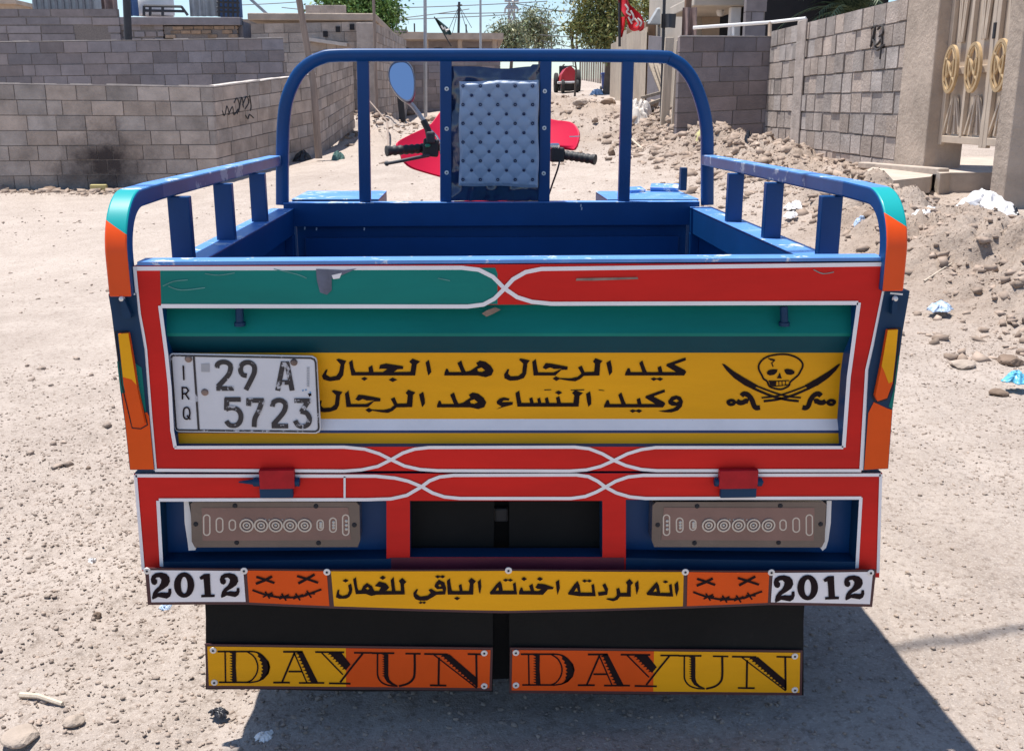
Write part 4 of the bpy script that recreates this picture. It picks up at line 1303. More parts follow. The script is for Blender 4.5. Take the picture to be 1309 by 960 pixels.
# post stump and black stand behind the mirror
mb = MB(); p = G(515, 160)
mb.beam(p, p + Vector((-.05, 0, .62)), .14, .1, m_black, side=(1, 0, 0)); mb.beam(p + Vector((-.05, 0, .58)), p + Vector((.25, 0, .6)), .06, .06, m_black, side=(0, 1, 0))
tag(mb.build('iron_stand', bevel=.005), 'black iron stand among the boulders below the mirror', 'stand')
mb = MB(); p = G(495, 150)
mb.tube([p, (p.x - .1, p.y, P(493, 78, p.y).z)], .025, m_rust, n=6)
tag(mb.build('iron_rod', smooth=40), 'thin rusty rod standing left of the mirror', 'rod')

# blue bin
m_bin = mat('blue_bin', (.03, .06, .22), rough=.45, var=.1)
p = G(775, 117); k_ = (p - CAM).dot(FW) / FPX
bt = thing('wheelie_bin', p, 'dark blue plastic bin standing by the fence up the road', 'bin')
w_, h_ = 11.5 * k_, 20 * k_
mb = MB()
mb.hexa([(p.x - w_ * .4, p.y, p.z + .08), (p.x + w_ * .4, p.y, p.z + .08), (p.x + w_ * .4, p.y + w_ * .8, p.z + .08), (p.x - w_ * .4, p.y + w_ * .8, p.z + .08), (p.x - w_ / 2, p.y - .05, p.z + h_), (p.x + w_ / 2, p.y - .05, p.z + h_), (p.x + w_ / 2, p.y + w_, p.z + h_), (p.x - w_ / 2, p.y + w_, p.z + h_)], m_bin)
mb.build('body', bt, bevel=.02)
mb = MB(); mb.bb(p.x - w_ * .56, p.x + w_ * .56, p.y - .1, p.y + w_ * 1.05, p.z + h_ + .003, p.z + h_ + .09, m_bin); mb.build('lid', bt, bevel=.02)
for s in (-1, 1):
    mb = MB(); mb.tube([(p.x + s * w_ * .42, p.y + w_ * .7, p.z + .1), (p.x + s * w_ * .42 + s * .06, p.y + w_ * .7, p.z + .1)], .1, m_black, n=14); mb.build('wheel', bt)

# far red trike/tractor parked up the road
m_tred = mat('faded_red', (.42, .02, .03), rough=.45, var=.15, vs=4)
m_tyre = mat('tyre', (.025, .024, .024), rough=.9, var=.2)
p = G(728, 119); k_ = (p - CAM).dot(FW) / FPX
tr = thing('tractor', p, 'small red tractor with big dark tyres parked far up the road', 'tractor')
U_ = k_
def tp(x, y, dy=0): return Vector((p.x + (x - 728) * U_, p.y + dy, p.z + (119 - y) * U_))
mb = MB()
prof = [(716, 106), (718, 96), (723, 89), (729, 86), (734, 90), (736, 98), (736, 105)]
mb.slab([tp(x, y) for x, y in prof], (0, 1.3, 0), m_tred)
mb.build('bonnet', tr, bevel=.04)
mb = MB(); mb.beam(tp(712, 106.5, -.1), tp(738, 106, -.1), .2, .08, m_white, side=(0, 1, 0)); mb.bb(tp(718, 0).x, tp(735, 0).x, p.y, p.y + 1.8, tp(0, 116).z, tp(0, 107).z, m_black); mb.build('chassis', tr, bevel=.02)
for xx, yy, rr, ww, d_ in ((719, 111, 8, 4, -.15), (737, 111, 8, 4, -.15), (714, 104, 13, 5, 1.2), (742, 104, 15, 7, 1.2)):
    mb = MB(); c = tp(xx, 119 - rr, d_)
    R_ = rr * U_
    mb.lathe([(R_ * .45, -ww * U_ / 2), (R_ * .9, -ww * U_ / 2), (R_, -ww * U_ * .3), (R_, ww * U_ * .3), (R_ * .9, ww * U_ / 2), (R_ * .45, ww * U_ / 2), (R_ * .45, -ww * U_ / 2)], c, (1, 0, 0), m_tyre, n=22)
    wh = mb.build('wheel', tr, smooth=40)
    mb = MB(); mb.lathe([(0, -.03), (R_ * .45, -.05), (R_ * .45, .05), (0, .03)], c, (1, 0, 0), m_tred, n=16); mb.build('rim', wh, smooth=40)
mb = MB(); mb.tube([tp(724, 92, .9), tp(722, 84, .9), tp(724, 83, .9)], .03, m_black); mb.lathe([(.17, -.02), (.2, 0), (.17, .02)], tp(733, 88, 1.0), (0, -.6, .8), m_black, n=14); mb.build('steering_wheel', tr)
mb = MB(); mb.box(tp(728, 92, 1.8), (.5, .12, .5), m_black); mb.box(tp(728, 97, 1.55), (.5, .5, .12), m_black); mb.build('seat', tr, bevel=.03)
# ================================================================== CARGO TRICYCLE
red = mat('red_paint', (.58, .013, .009), rough=.5, var=.22, vs=3, spec=.2, bump=.12, bs=7, dust=.06, ds=3, dcol=(.42, .20, .16), stretch=(.45, 1, 2.2), wear=.315, wcol=(.36, .07, .06), ws=20)
teal = mat('teal_paint', (.001, .17, .145), rough=.5, var=.22, vs=3, spec=.2, bump=.12, bs=7, stretch=(.45, 1, 2.2), wear=.315, wcol=(.05, .25, .23), ws=18)
teal_shade = mat('shaded_teal_paint', (.001, .05, .075), rough=.5, var=.12, vs=4, spec=.2)  # darker shading of the ridge's lower facet, put into the colour
yellow = mat('yellow_paint', (.80, .365, .004), rough=.5, var=.15, vs=3, spec=.2, bump=.12, bs=7, stretch=(.45, 1, 2.2), wear=.30, wcol=(.45, .17, .02), ws=22)
orange = mat('orange_paint', (.72, .085, .005), rough=.5, var=.14, vs=3, spec=.2, bump=.12, bs=7, wear=.31, wcol=(.42, .07, .03), ws=22)
white = mat('white_line_paint', (.78, .75, .76), rough=.5, var=.06, vs=12, wear=.30, wcol=(.55, .36, .33), ws=40)
platew = mat('plate_white', (.60, .60, .63), rough=.45, var=.06, vs=10)
blue = mat('blue_paint', (.002, .050, .175), rough=.42, var=.14, vs=5, spec=.3, dust=.05, ds=5, dcol=(.14, .20, .32), wear=.29, wcol=(.20, .26, .40), ws=22)
navy = mat('navy_paint', (.003, .032, .085), rough=.5, var=.2, vs=5, spec=.25, dust=.05, ds=5, dcol=(.10, .12, .17))
lit_blue = mat('sunlit_worn_blue_top', (.09, .24, .56), rough=.42, var=.15, vs=9, wear=.42, wcol=(.55, .58, .66), ws=17, dust=.2, ds=9, dcol=(.5, .52, .56))  # worn blue of top faces, with sunlight brightness mixed into the colour
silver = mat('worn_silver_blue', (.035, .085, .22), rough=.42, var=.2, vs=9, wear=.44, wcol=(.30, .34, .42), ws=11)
maroon = mat('maroon_line_shadow', (.06, .016, .02), rough=.5, var=.1)
ink = mat('black_lettering', (.014, .007, .009), rough=.6, var=.2, spec=.1)
inkw = mat('worn_plate_black', (.022, .018, .022), rough=.55, var=.2, wear=.42, wcol=(.42, .42, .45), ws=55)
navyl = mat('navy_line', (.01, .03, .12), rough=.5)
rubber = mat('black_rubber', (.010, .010, .010), rough=.8, var=.3, vs=4, spec=.2, dust=.10, ds=4, dcol=(.07, .06, .05), bump=.3, bs=9)
m_chrome = mat('chrome', (.6, .6, .62), rough=.2, metal=1, var=.05)
m_grip = mat('rubber_grip', (.02, .02, .021), rough=.6, var=.2)
m_pink = mat('pink_red_plastic', (.58, .005, .045), rough=.55, var=.08, vs=3, spec=.25)
m_rivet = mat('rivet_washer', (.70, .68, .66), rough=.4, metal=.2, var=.1)
m_lens = mat('smoked_lens', (.11, .078, .064), rough=.22, var=.2, vs=8, coat=.4, dust=.15, ds=7, dcol=(.24, .19, .165))
m_lens2 = mat('smoked_lens_pink', (.17, .085, .072), rough=.2, var=.2, vs=8, coat=.5, dust=.12, ds=7, dcol=(.26, .20, .18))
hred = mat('hinge_red', (.38, .010, .016), rough=.5, var=.2, vs=30, spec=.2)
m_ring = mat('lamp_reflector', (.46, .43, .39), rough=.3, metal=.4, var=.1)

TX = (0, .7, 0)
trike = thing('cargo_tricycle', TX, 'painted three-wheel cargo motorcycle seen from behind, red, teal and yellow tailgate', 'cargo tricycle')

def face(mb, px_, Y, m, holes=()):
    mb.poly([P(x, y, Y) for x, y in px_], m, [[P(x, y, Y) for x, y in h] for h in holes])
def plate3(mb, px_, Y0, Y1, m, holes=(), ms=None):
    """px outline (with holes) on the plane Y0, with real thickness to Y1"""
    o = [P(x, y, Y0) for x, y in px_]; hs = [[P(x, y, Y0) for x, y in h] for h in holes]
    mb.poly(o, m, hs)
    back = lambda l: [Vector((p.x, Y1, p.z)) for p in l]
    mb.poly(back(o), ms or m, [back(h) for h in hs])
    for l in [o] + hs:
        n = len(l); b = back(l)
        mb.add(l + b, [(i, (i + 1) % n, (i + 1) % n + n, i + n) for i in range(n)], ms or m)
def line(mb, px_, wpx, Y, m, closed=False, smooth=0):
    pts = [Vector((x, y, 0)) for x, y in px_]
    if smooth: pts = crv(pts, smooth, closed)
    k_ = (Y - CAM.y) / ray(654, 600).y / FPX
    mb.ribbon([P(p.x, p.y, Y) for p in pts], (wpx * k_) if not isinstance(wpx, list) else [a * k_ for a in wpx], m, closed)

# ---------------------------------------------------------------- tailgate
OUT = [(171, 340), (1135, 336), (1131, 372), (1117, 440), (1109.5, 473), (1101.5, 602), (198.5, 602), (192, 532), (185.5, 447), (182, 428), (177.5, 402), (175, 374)]
INN = [(206, 391), (1097, 388), (1091.5, 423), (1087, 457), (1083.5, 482), (1080.5, 523), (1077, 571), (225, 571), (221, 550), (218, 495), (213.5, 452)]
mb = MB()
plate3(mb, OUT, 0, .045, red, [INN], blue)
# worn top edge of the gate, its sunlit tone put into the colour
a, b = P(172, 340, 0), P(1135, 336, 0)
mb.bb(a.x + .004, b.x - .004, .001, .046, a.z + .0005, a.z + .006, lit_blue)
# recessed panel, pressed with a ridge
def il(y):
    L_ = [(391, 206), (452, 213.5), (495, 218), (550, 221), (571, 225)]
    R_ = [(388, 1097), (423, 1091.5), (457, 1087), (482, 1083.5), (523, 1080.5), (571, 1077)]
    return np.interp(y, [p[0] for p in L_], [p[1] for p in L_]), np.interp(y, [p[0] for p in R_], [p[1] for p in R_])
rows = [(388, .030, teal), (397, .026, teal), (426, .010, teal), (430, .012, teal_shade), (451, .033, yellow), (535.5, .033, white), (550, .024, navyl), (553.5, .023, yellow), (569, .016, maroon), (574, .014, None)]  # last maroon strip paints in the shadow line above the bottom bar
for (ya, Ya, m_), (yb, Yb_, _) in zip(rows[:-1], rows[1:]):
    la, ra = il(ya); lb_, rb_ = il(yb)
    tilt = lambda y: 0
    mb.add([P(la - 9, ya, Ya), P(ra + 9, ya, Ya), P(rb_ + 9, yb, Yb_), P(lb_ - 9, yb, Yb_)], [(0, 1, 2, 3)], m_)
# paint fields on the frame
face(mb, [(204.5, 343.5), (633, 342.5), (636, 350), (636, 389), (206, 390)], -.0006, teal)
gate_o = mb.build('tailgate', trike, bevel=0)
# back skin inside the bed
mb = MB(); p0 = P(230, 400, .05); p1 = P(1075, 570, .05)
mb.bb(p0.x, p1.x, .036, .042, p1.z, p0.z, blue); mb.build('tailgate_skin', trike)

mb = MB(); YL = -.0014
line(mb, [(174, 343.5), (590, 342.5), (612, 345), (630, 354), (645, 369), (661, 380), (680, 386), (705, 388.5), (1097, 387.5)], 5, YL, white)
line(mb, [(206, 391.5), (598, 392), (618, 389.5), (632, 382), (645, 369), (656, 357), (672, 348), (692, 344), (1132, 338)], 5, YL - .0003, white)
line(mb, [(172, 341), (175, 374), (178, 402), (183, 428), (186, 447), (192.5, 532), (198.5, 601)], 4, YL, white)
line(mb, [(1133, 337), (1130, 373), (1116, 441), (1108.5, 473), (1101, 601)], 5, YL, white)
line(mb, [(204.5, 391), (212.5, 452), (217, 495), (220, 550), (224, 572)], 4.5, YL, white)
line(mb, [(1098, 387), (1093, 423), (1088.5, 457), (1085, 482), (1082, 523), (1078.5, 572)], 5, YL, white)
line(mb, [(223, 572), (440, 571.5), (466, 574), (485, 580), (500, 587.5), (517, 595.5), (537, 600), (560, 601.5), (728, 602), (750, 600.5), (768, 596), (785, 588.5), (802, 580), (820, 574.5), (838, 572), (1078, 572)], 4.2, YL, white)
line(mb, [(198, 601), (440, 602), (462, 600.5), (483, 596), (500, 587.5), (515, 579), (530, 574), (548, 572), (735, 571.5), (753, 573.5), (770, 580), (785, 588.5), (800, 595), (820, 600), (840, 601.5), (1101, 601.5)], 4.2, YL - .0003, white)
mb.build('border_lines', gate_o)
# scuffs where the paint came off
m_scuff = mat('bare_scuffed_metal', (.10, .11, .16), rough=.5, var=.4, vs=30)
m_grime = mat('brown_scrape', (.22, .15, .12), rough=.7, var=.4, vs=30)
m_scr = mat('pale_scratch', (.10, .27, .25), rough=.6, var=.3, vs=40)
mb = MB()
face(mb, [(404, 344), (440, 345.5), (456, 343.5), (437, 352), (424, 356), (424, 371), (418, 377), (409, 374), (405, 358)], YL - .0008, m_scuff)
face(mb, [(424, 352), (437, 349), (434, 356), (426, 357)], YL - .001, white)
face(mb, [(737, 356), (815, 354.5), (816, 357), (760, 359), (736, 359)], YL - .0008, m_grime)
face(mb, [(616, 401), (622, 397), (633, 393), (640, 396), (631, 401), (622, 405)], YL - .0008 + .014, m_grime)
for s in ([(208, 366), (222, 360), (240, 358)], [(350, 344), (380, 351), (392, 356)], [(215, 366), (232, 371), (262, 368)], [(1040, 345), (1052, 350), (1066, 348)], [(262, 350), (280, 352), (300, 349)], [(560, 356), (575, 359)]):
    line(mb, s, 1.0, YL - .0008, m_scr, smooth=4)
mb.build('scuff_pattern', gate_o)

# latch pins under the top bar
for x in (306, 1002):
    mb = MB()
    a, b = P(x, 392, .008), P(x + .5, 412, .006)
    mb.tube([a, b], .0065, navy, n=10)
    mb.lathe([(0, -.006), (.009, -.006), (.009, 0), (0, .002)], b, (0, 0, 1), navy, n=10)
    mb.build('latch_pin', gate_o, smooth=40)

# Arabic lettering, traced stroke by stroke.  each entry: outline or (outline, hole)
RIJAL = [[(118, 100), (130, 92), (188, 105), (172, 125), (165, 190), (150, 218), (110, 232), (60, 236), (25, 220), (22, 195), (45, 160), (55, 162), (48, 190), (65, 208), (115, 205), (138, 185), (145, 125)],
         [(203, 115), (226, 95), (235, 150), (242, 182), (340, 182), (395, 158), (345, 160), (318, 150), (290, 162), (270, 152), (290, 122), (330, 126), (432, 145), (430, 165), (390, 166), (352, 202), (212, 202)],
         [(335, 222), (356, 207), (386, 222), (358, 237)],
         [(498, 150), (522, 138), (540, 180), (602, 178), (607, 125), (594, 112), (610, 90), (656, 108), (641, 125), (636, 202), (535, 204), (510, 226), (480, 239), (440, 236), (378, 225), (378, 218), (450, 220), (495, 211), (520, 190)],
         [(680, 120), (707, 103), (717, 150), (718, 180), (700, 203), (690, 165)]]
KAYD = [[(892, 122), (912, 105), (930, 155), (942, 180), (1016, 180), (1010, 150), (1032, 140), (1042, 180), (1130, 180), (1085, 152), (1065, 140), (1070, 128), (1190, 86), (1193, 104), (1118, 131), (1188, 168), (1195, 180), (1180, 202), (800, 202), (802, 188), (818, 155), (830, 155), (838, 180), (912, 180)],
        [(965, 224), (985, 214), (1005, 222), (1025, 214), (1047, 224), (1027, 237), (1005, 227), (985, 237)]]
HADD = [([(930, 122), (955, 105), (970, 150), (984, 178), (1012, 172), (1062, 138), (1050, 122), (1075, 106), (1112, 114), (1146, 140), (1163, 170), (1150, 200), (1112, 213), (1060, 202), (845, 202), (847, 185), (858, 158), (868, 160), (876, 180), (955, 180)], [(1058, 160), (1085, 150), (1108, 168), (1088, 180), (1062, 176)])]
JIBAL = [[(150, 100), (165, 94), (215, 108), (203, 130), (195, 200), (172, 230), (110, 239), (68, 228), (58, 205), (85, 163), (95, 164), (85, 195), (110, 212), (150, 205), (168, 180), (178, 130)],
         [(232, 118), (254, 100), (262, 150), (274, 180), (360, 180), (358, 150), (382, 135), (390, 180), (450, 180), (480, 160), (452, 158), (425, 160), (432, 134), (470, 125), (582, 142), (580, 160), (545, 162), (520, 180), (628, 178), (636, 128), (620, 114), (640, 93), (690, 112), (668, 130), (658, 202), (248, 202)],
         [(310, 222), (332, 211), (352, 222), (330, 236)], [(488, 230), (513, 215), (542, 230), (513, 244)],
         [(725, 118), (747, 101), (757, 150), (762, 180), (742, 203), (735, 170)]]
NISA = [[(95, 315), (120, 298), (128, 350), (134, 378), (190, 378), (184, 350), (204, 341), (213, 378), (240, 378), (235, 352), (254, 343), (262, 378), (290, 378), (284, 350), (304, 341), (313, 378), (362, 378), (356, 345), (378, 333), (388, 378), (468, 378), (474, 330), (460, 314), (480, 296), (530, 315), (508, 332), (502, 402), (108, 402)],
        [(350, 312), (372, 298), (397, 312), (374, 326)], [(550, 320), (576, 303), (583, 350), (583, 385), (565, 404), (556, 370)],
        [(280, 293), (325, 291), (325, 296), (281, 298)], [(450, 294), (538, 291), (538, 297), (452, 299)], [(630, 293), (668, 297), (668, 301), (632, 298)]]
HAMZA = [[(1178, 420), (1215, 401), (1185, 385), (1182, 370), (1200, 350), (1228, 342), (1264, 350), (1262, 363), (1228, 362), (1215, 373), (1287, 372), (1285, 390), (1228, 404)]]
WAW = [([(1078, 365), (1100, 338), (1132, 330), (1160, 340), (1174, 368), (1166, 402), (1140, 427), (1100, 439), (1055, 438), (1015, 431), (1060, 425), (1110, 414), (1136, 397), (1100, 396), (1080, 382)], [(1108, 366), (1130, 354), (1148, 364), (1132, 376)])]
LINE3C = [[(150, 255), (158, 222), (170, 218), (168, 248), (190, 260), (222, 250), (233, 225), (226, 192), (245, 180), (254, 215), (250, 240), (235, 265), (215, 276), (170, 278), (148, 268)],
          [(190, 162), (210, 149), (230, 161), (210, 173)],
          ([(258, 152), (277, 139), (285, 200), (292, 224), (312, 222), (322, 196), (348, 176), (380, 196), (396, 228), (425, 228), (438, 204), (398, 196), (425, 166), (470, 178), (492, 205), (476, 222), (466, 228), (508, 228), (500, 158), (520, 136), (527, 200), (532, 228), (566, 228), (563, 180), (553, 162), (575, 143), (602, 168), (586, 186), (592, 250), (410, 252), (376, 259), (338, 246), (276, 248)], [(338, 210), (352, 202), (364, 214), (352, 222)]),
          [(428, 143), (450, 129), (470, 142), (450, 156)],
          ([(648, 262), (646, 240), (668, 214), (676, 217), (666, 246), (690, 264), (738, 258), (758, 240), (744, 222), (760, 212), (792, 232), (838, 228), (834, 214), (800, 216), (782, 200), (786, 182), (810, 155), (846, 172), (858, 212), (852, 250), (796, 252), (770, 268), (735, 288), (690, 290), (660, 280)], [(806, 192), (818, 184), (828, 196), (816, 202)]),
          [(785, 135), (802, 126), (818, 133), (836, 126), (852, 135), (836, 146), (818, 139), (802, 146)], [(680, 303), (694, 294), (705, 301), (718, 294), (728, 303), (716, 311), (705, 305), (692, 311)],
          [(862, 162), (882, 145), (889, 200), (896, 228), (944, 228), (938, 192), (956, 182), (964, 228), (1004, 228), (1010, 180), (1000, 162), (1020, 143), (1050, 165), (1034, 182), (1032, 251), (868, 251)],
          [(908, 275), (928, 264), (948, 275), (928, 287)], [(1060, 170), (1080, 150), (1084, 200), (1076, 247), (1068, 230)]]
LINE3D = [([(-70, 238), (-24, 180), (-3, 163), (8, 185), (14, 226), (84, 226), (79, 182), (96, 170), (106, 250), (-66, 250)], [(-34, 226), (-16, 202), (-10, 226)]),
          [(14, 158), (32, 148), (47, 156), (62, 148), (80, 158), (62, 168), (47, 160), (32, 168)],
          [(183, 195), (205, 180), (216, 228), (246, 228), (262, 216), (238, 214), (223, 206), (240, 180), (282, 184), (342, 204), (336, 216), (304, 218), (272, 252), (118, 250), (118, 232), (130, 205), (140, 206), (146, 228), (193, 228)],
          [(132, 150), (150, 137), (170, 150), (150, 164)], [(233, 150), (253, 137), (273, 150), (253, 164)], [(354, 170), (377, 154), (381, 210), (366, 254), (360, 220)],
          ([(433, 242), (474, 185), (495, 163), (508, 190), (515, 238), (590, 238), (584, 190), (601, 181), (612, 261), (505, 261), (437, 251)], [(472, 232), (490, 206), (498, 232)]),
          [(524, 163), (540, 153), (556, 161), (571, 153), (588, 163), (571, 173), (556, 165), (540, 173)],
          [(654, 190), (673, 177), (692, 215), (686, 252), (630, 260), (626, 236), (674, 230)],
          [(744, 215), (763, 207), (772, 240), (812, 240), (815, 190), (806, 172), (830, 149), (853, 175), (838, 192), (838, 264), (768, 264), (752, 284), (725, 294), (678, 281), (688, 275), (730, 275), (748, 256)],
          [(864, 180), (886, 159), (890, 210), (876, 254), (870, 225)],
          ([(938, 243), (984, 190), (1005, 168), (1019, 195), (1027, 240), (1090, 240), (1083, 190), (1101, 181), (1110, 264), (1015, 260), (944, 254)], [(980, 234), (999, 208), (1007, 234)]),
          [(1043, 169), (1060, 159), (1080, 169), (1060, 179)], [(1119, 186), (1141, 164), (1147, 215), (1132, 264), (1124, 235)]]
def glyphs(mb, items, o, s, Y, m, dx=0, dy=0, tf=None):
    f = tf or (lambda x, y: (o[0] + (x + dx) / s, o[1] + (y + dy) / s))
    for it in items:
        out, holes = (it[0], [it[1]]) if isinstance(it, tuple) else (it, [])
        mb.poly([P(*f(x, y), Y) for x, y in out], m, [[P(*f(x, y), Y) for x, y in h] for h in holes])
mb = MB(); S_ = 1309 / 260; Yy_ = .0318
A_, B_ = (400, 440), (640, 440)
glyphs(mb, JIBAL, A_, S_, Yy_, ink); glyphs(mb, HADD, A_, S_, Yy_, ink); glyphs(mb, RIJAL, B_, S_, Yy_, ink); glyphs(mb, KAYD, B_, S_, Yy_, ink)
glyphs(mb, RIJAL, A_, S_, Yy_, ink, 3, 203); glyphs(mb, HADD, A_, S_, Yy_, ink, -47, 205); glyphs(mb, HAMZA, A_, S_, Yy_, ink); glyphs(mb, NISA, B_, S_, Yy_, ink); glyphs(mb, KAYD, B_, S_, Yy_, ink, -135, 205); glyphs(mb, WAW, B_, S_, Yy_, ink)
mb.build('lettering', gate_o)

# skull and crossed sabres
mb = MB(); K_ = lambda x, y: (910 + x / 7.272, 445 + y / 7.272)
def kl(pts, w_, closed=False, sm=4, mm=ink): line(mb, [K_(*p) for p in pts], [v / 7.272 for v in w_] if isinstance(w_, list) else w_ / 7.272, Yy_, mm, closed, sm)
def kp(pts, mm=ink, Y=Yy_): face(mb, [K_(*p) for p in pts], Y, mm)
kl([(480, 285), (468, 258), (440, 205), (437, 160), (470, 110), (530, 76), (620, 60), (710, 62), (790, 90), (836, 130), (845, 170), (822, 220), (800, 255), (765, 285), (728, 318), (720, 345), (700, 362), (650, 383), (600, 380), (542, 360), (525, 335), (512, 308)], 17, True)
for e in ([(510, 225), (530, 205), (570, 197), (610, 199), (605, 225), (580, 248), (540, 255), (515, 245)], [(672, 202), (700, 192), (745, 200), (770, 218), (765, 240), (735, 250), (695, 245), (680, 225)], [(632, 228), (650, 282), (603, 282)], [(530, 308), (600, 310), (596, 350), (542, 345)]): kp(e)
kl([(528, 306), (600, 308), (718, 302)], 9); kl([(540, 350), (600, 354), (716, 342)], 9)
for x in (622, 652, 684): kl([(x, 308), (x + 2, 348)], 8, sm=0)
kl([(525, 95), (548, 110), (582, 116), (556, 140), (570, 175)], 10, sm=0); kl([(540, 100), (585, 108)], 7, sm=0)
for mir in (False, True):
    q_ = (lambda l: [(1290 - x, y) for x, y in l]) if mir else (lambda l: l)
    kp(q_([(93, 146), (118, 150), (200, 212), (300, 274), (425, 345), (390, 388), (300, 344), (205, 278), (135, 208)]))
    kl(q_([(415, 352), (560, 408), (700, 448), (828, 462)]), 16)
    kl(q_([(380, 372), (540, 440), (680, 478), (808, 494)]), 22)
    kl(q_([(275, 445), (300, 425), (338, 438), (372, 480), (392, 535), (415, 556), (448, 552)]), 46)
    kl(q_([(232, 490), (258, 508), (290, 506), (318, 492), (340, 498)]), 46)
    kl(q_([(150, 500), (165, 522), (195, 522), (212, 505), (195, 488), (170, 488)]), 30, True)
mb.build('skull_emblem', gate_o)

# number plate
mb = MB(); L6 = lambda x, y: (210 + x / 6.545, 445 + y / 6.545)
YP = .010
out_ = [L6(*p) for p in [(62, 44), (1235, 66), (1268, 84), (1278, 110), (1310, 672), (1300, 700), (1270, 714), (118, 700), (98, 690), (86, 668), (40, 90), (45, 58)]]
plate3(mb, out_, YP, YP + .004, platew)
pl = mb.build('number_plate', trike)
mb = MB(); Yq_ = YP - .0008
def pl_(pts, w_, sm=0, closed=False, mm=inkw):
    global Yq_
    Yq_ -= .00005
    line(mb, [L6(*p) for p in pts], w_ / 6.545, Yq_, mm, closed, sm)
pl_([(75, 62), (1225, 84), (1255, 96), (1266, 120), (1292, 664), (1286, 686), (1262, 698), (122, 686), (104, 678), (98, 660), (58, 92), (62, 70)], 15, closed=True)
pl_([(246, 66), (288, 690)], 17)
for g, sm in (([(440, 168), (446, 136), (478, 118), (520, 120), (552, 144), (552, 186), (528, 236), (448, 322)], 4), ([(435, 338), (582, 338)], 0), ([(690, 232), (655, 222), (638, 188), (645, 146), (678, 122), (722, 124), (752, 152), (754, 196), (738, 240), (682, 350)], 4), ([(948, 356), (994, 124)], 0), ([(1026, 124), (1070, 356)], 0), ([(975, 132), (1044, 132)], 0), ([(972, 288), (1056, 288)], 0), ([(640, 430), (505, 430)], 0), ([(522, 424), (520, 520)], 0), ([(515, 512), (562, 500), (612, 514), (640, 558), (634, 612), (600, 646), (548, 644), (518, 610)], 4), ([(706, 484), (706, 438), (834, 438)], 0), ([(818, 440), (792, 520), (758, 590), (752, 660)], 4), ([(904, 490), (912, 456), (944, 438), (982, 440), (1012, 466), (1010, 508), (984, 556), (910, 640)], 4), ([(898, 652), (1036, 652)], 0), ([(1088, 440), (1224, 440)], 0), ([(1206, 440), (1146, 536)], 0), ([(1140, 530), (1190, 544), (1214, 586), (1204, 634), (1166, 656), (1120, 646), (1094, 606)], 4)):
    pl_(g, 40, sm)
for g, sm in (([(158, 146), (164, 268)], 0), ([(152, 430), (150, 330), (186, 332), (202, 356), (184, 380), (152, 384)], 0), ([(176, 384), (208, 430)], 0), ([(214, 545), (206, 582), (186, 594), (166, 582), (160, 545), (166, 508), (186, 496), (206, 508)], 3), ([(188, 562), (218, 598)], 0)):
    pl_(g, 13, sm, closed=(len(g) == 8 and sm == 3), mm=ink)
mb.build('lettering', pl)
mb = MB()
m_stk = mat('faded_sticker', (.36, .36, .38), rough=.5); m_bsp = mat('blue_speck', (.10, .25, .45), rough=.5)
face(mb, [L6(*p) for p in [(308, 132), (378, 128), (378, 200), (310, 198)]], YP - .0008, m_stk)
for k_ in range(12): face(mb, [L6(1192 + (k_ % 2) * 2, 160 + 14 * k_), L6(1214, 160 + 14 * k_), L6(1214, 169 + 14 * k_), L6(1192, 169 + 14 * k_)], YP - .0008, m_stk)
for x, y in ((1160, 355), (1185, 350), (1222, 372)): face(mb, [L6(x - 9, y), L6(x, y - 9), L6(x + 9, y), L6(x, y + 9)], YP - .0008, m_bsp)
face(mb, [L6(1200, 380), L6(1228, 378), L6(1232, 394), L6(1214, 408)], YP - .0008, ink)
mb.build('sticker', pl)
for x, y in ((203, 90), (1085, 118), (340, 368)):
    mb = MB(); mb.lathe([(0, .0045), (.004, .004), (.006, .001), (.006, -.001)], P(*L6(x, y), YP), (0, -1, 0), m_grime, n=12); mb.build('screw', pl, smooth=40)

# ---------------------------------------------------------------- lower light panel
LO = [(171, 605.5), (1128, 604.5), (1124, 738), (182, 730)]
hl = [(203.5, 641), (494, 640), (494, 714), (206.5, 718)]
hm = [(524, 640), (770, 640), (770, 712), (524, 712)]
hr = [(800, 638.5), (1100, 638), (1095, 718), (800, 714)]
mb = MB()
plate3(mb, LO, .002, .04, red, [hl, hm, hr], navy)
mb.build
for h in (hl, hr):
    mb.add([P(x, y, .042) for x, y in ((h[0][0] - 12, h[0][1] - 8), (h[1][0] + 12, h[1][1] - 8), (h[2][0] + 12, h[2][1] + 20), (h[3][0] - 12, h[3][1] + 20))], [(0, 1, 2, 3)], blue)
face(mb, [(206, 718), (494, 714), (500, 713), (500, 727), (206, 727)], .0012, navy)
face(mb, [(800, 713), (1095, 718), (1094, 729), (800, 729)], .0012, navy)
face(mb, [(500, 712.5), (798, 712.5), (798, 728), (500, 728)], .0012, mat('dull_maroon', (.12, .014, .03), rough=.5, var=.2))
lp = mb.build('light_panel', trike)
mb = MB(); YL2 = .0006
line(mb, [(173, 608), (480, 608.5), (505, 611), (522, 615), (539, 622), (553, 630), (568, 635), (588, 637), (730, 637), (748, 634.5), (762, 629), (774, 622.5), (787, 615), (803, 609.5), (822, 607.5), (1126, 607)], 4.4, YL2, white)
line(mb, [(203, 639), (470, 638.5), (500, 637.5), (520, 633), (539, 622), (549, 614.5), (562, 609.5), (580, 607.5), (737, 607), (752, 609), (764, 615), (774, 622.5), (788, 630), (805, 635), (825, 637), (1101, 636.5)], 4.4, YL2 - .0003, white)
line(mb, [(173, 607), (183, 728)], 4, YL2, white); line(mb, [(1126, 606), (1122.5, 732)], 4, YL2, white)
line(mb, [(202, 640), (206.5, 724)], 4.5, YL2, white); line(mb, [(1100.5, 636), (1095.5, 726)], 4.5, YL2, white)
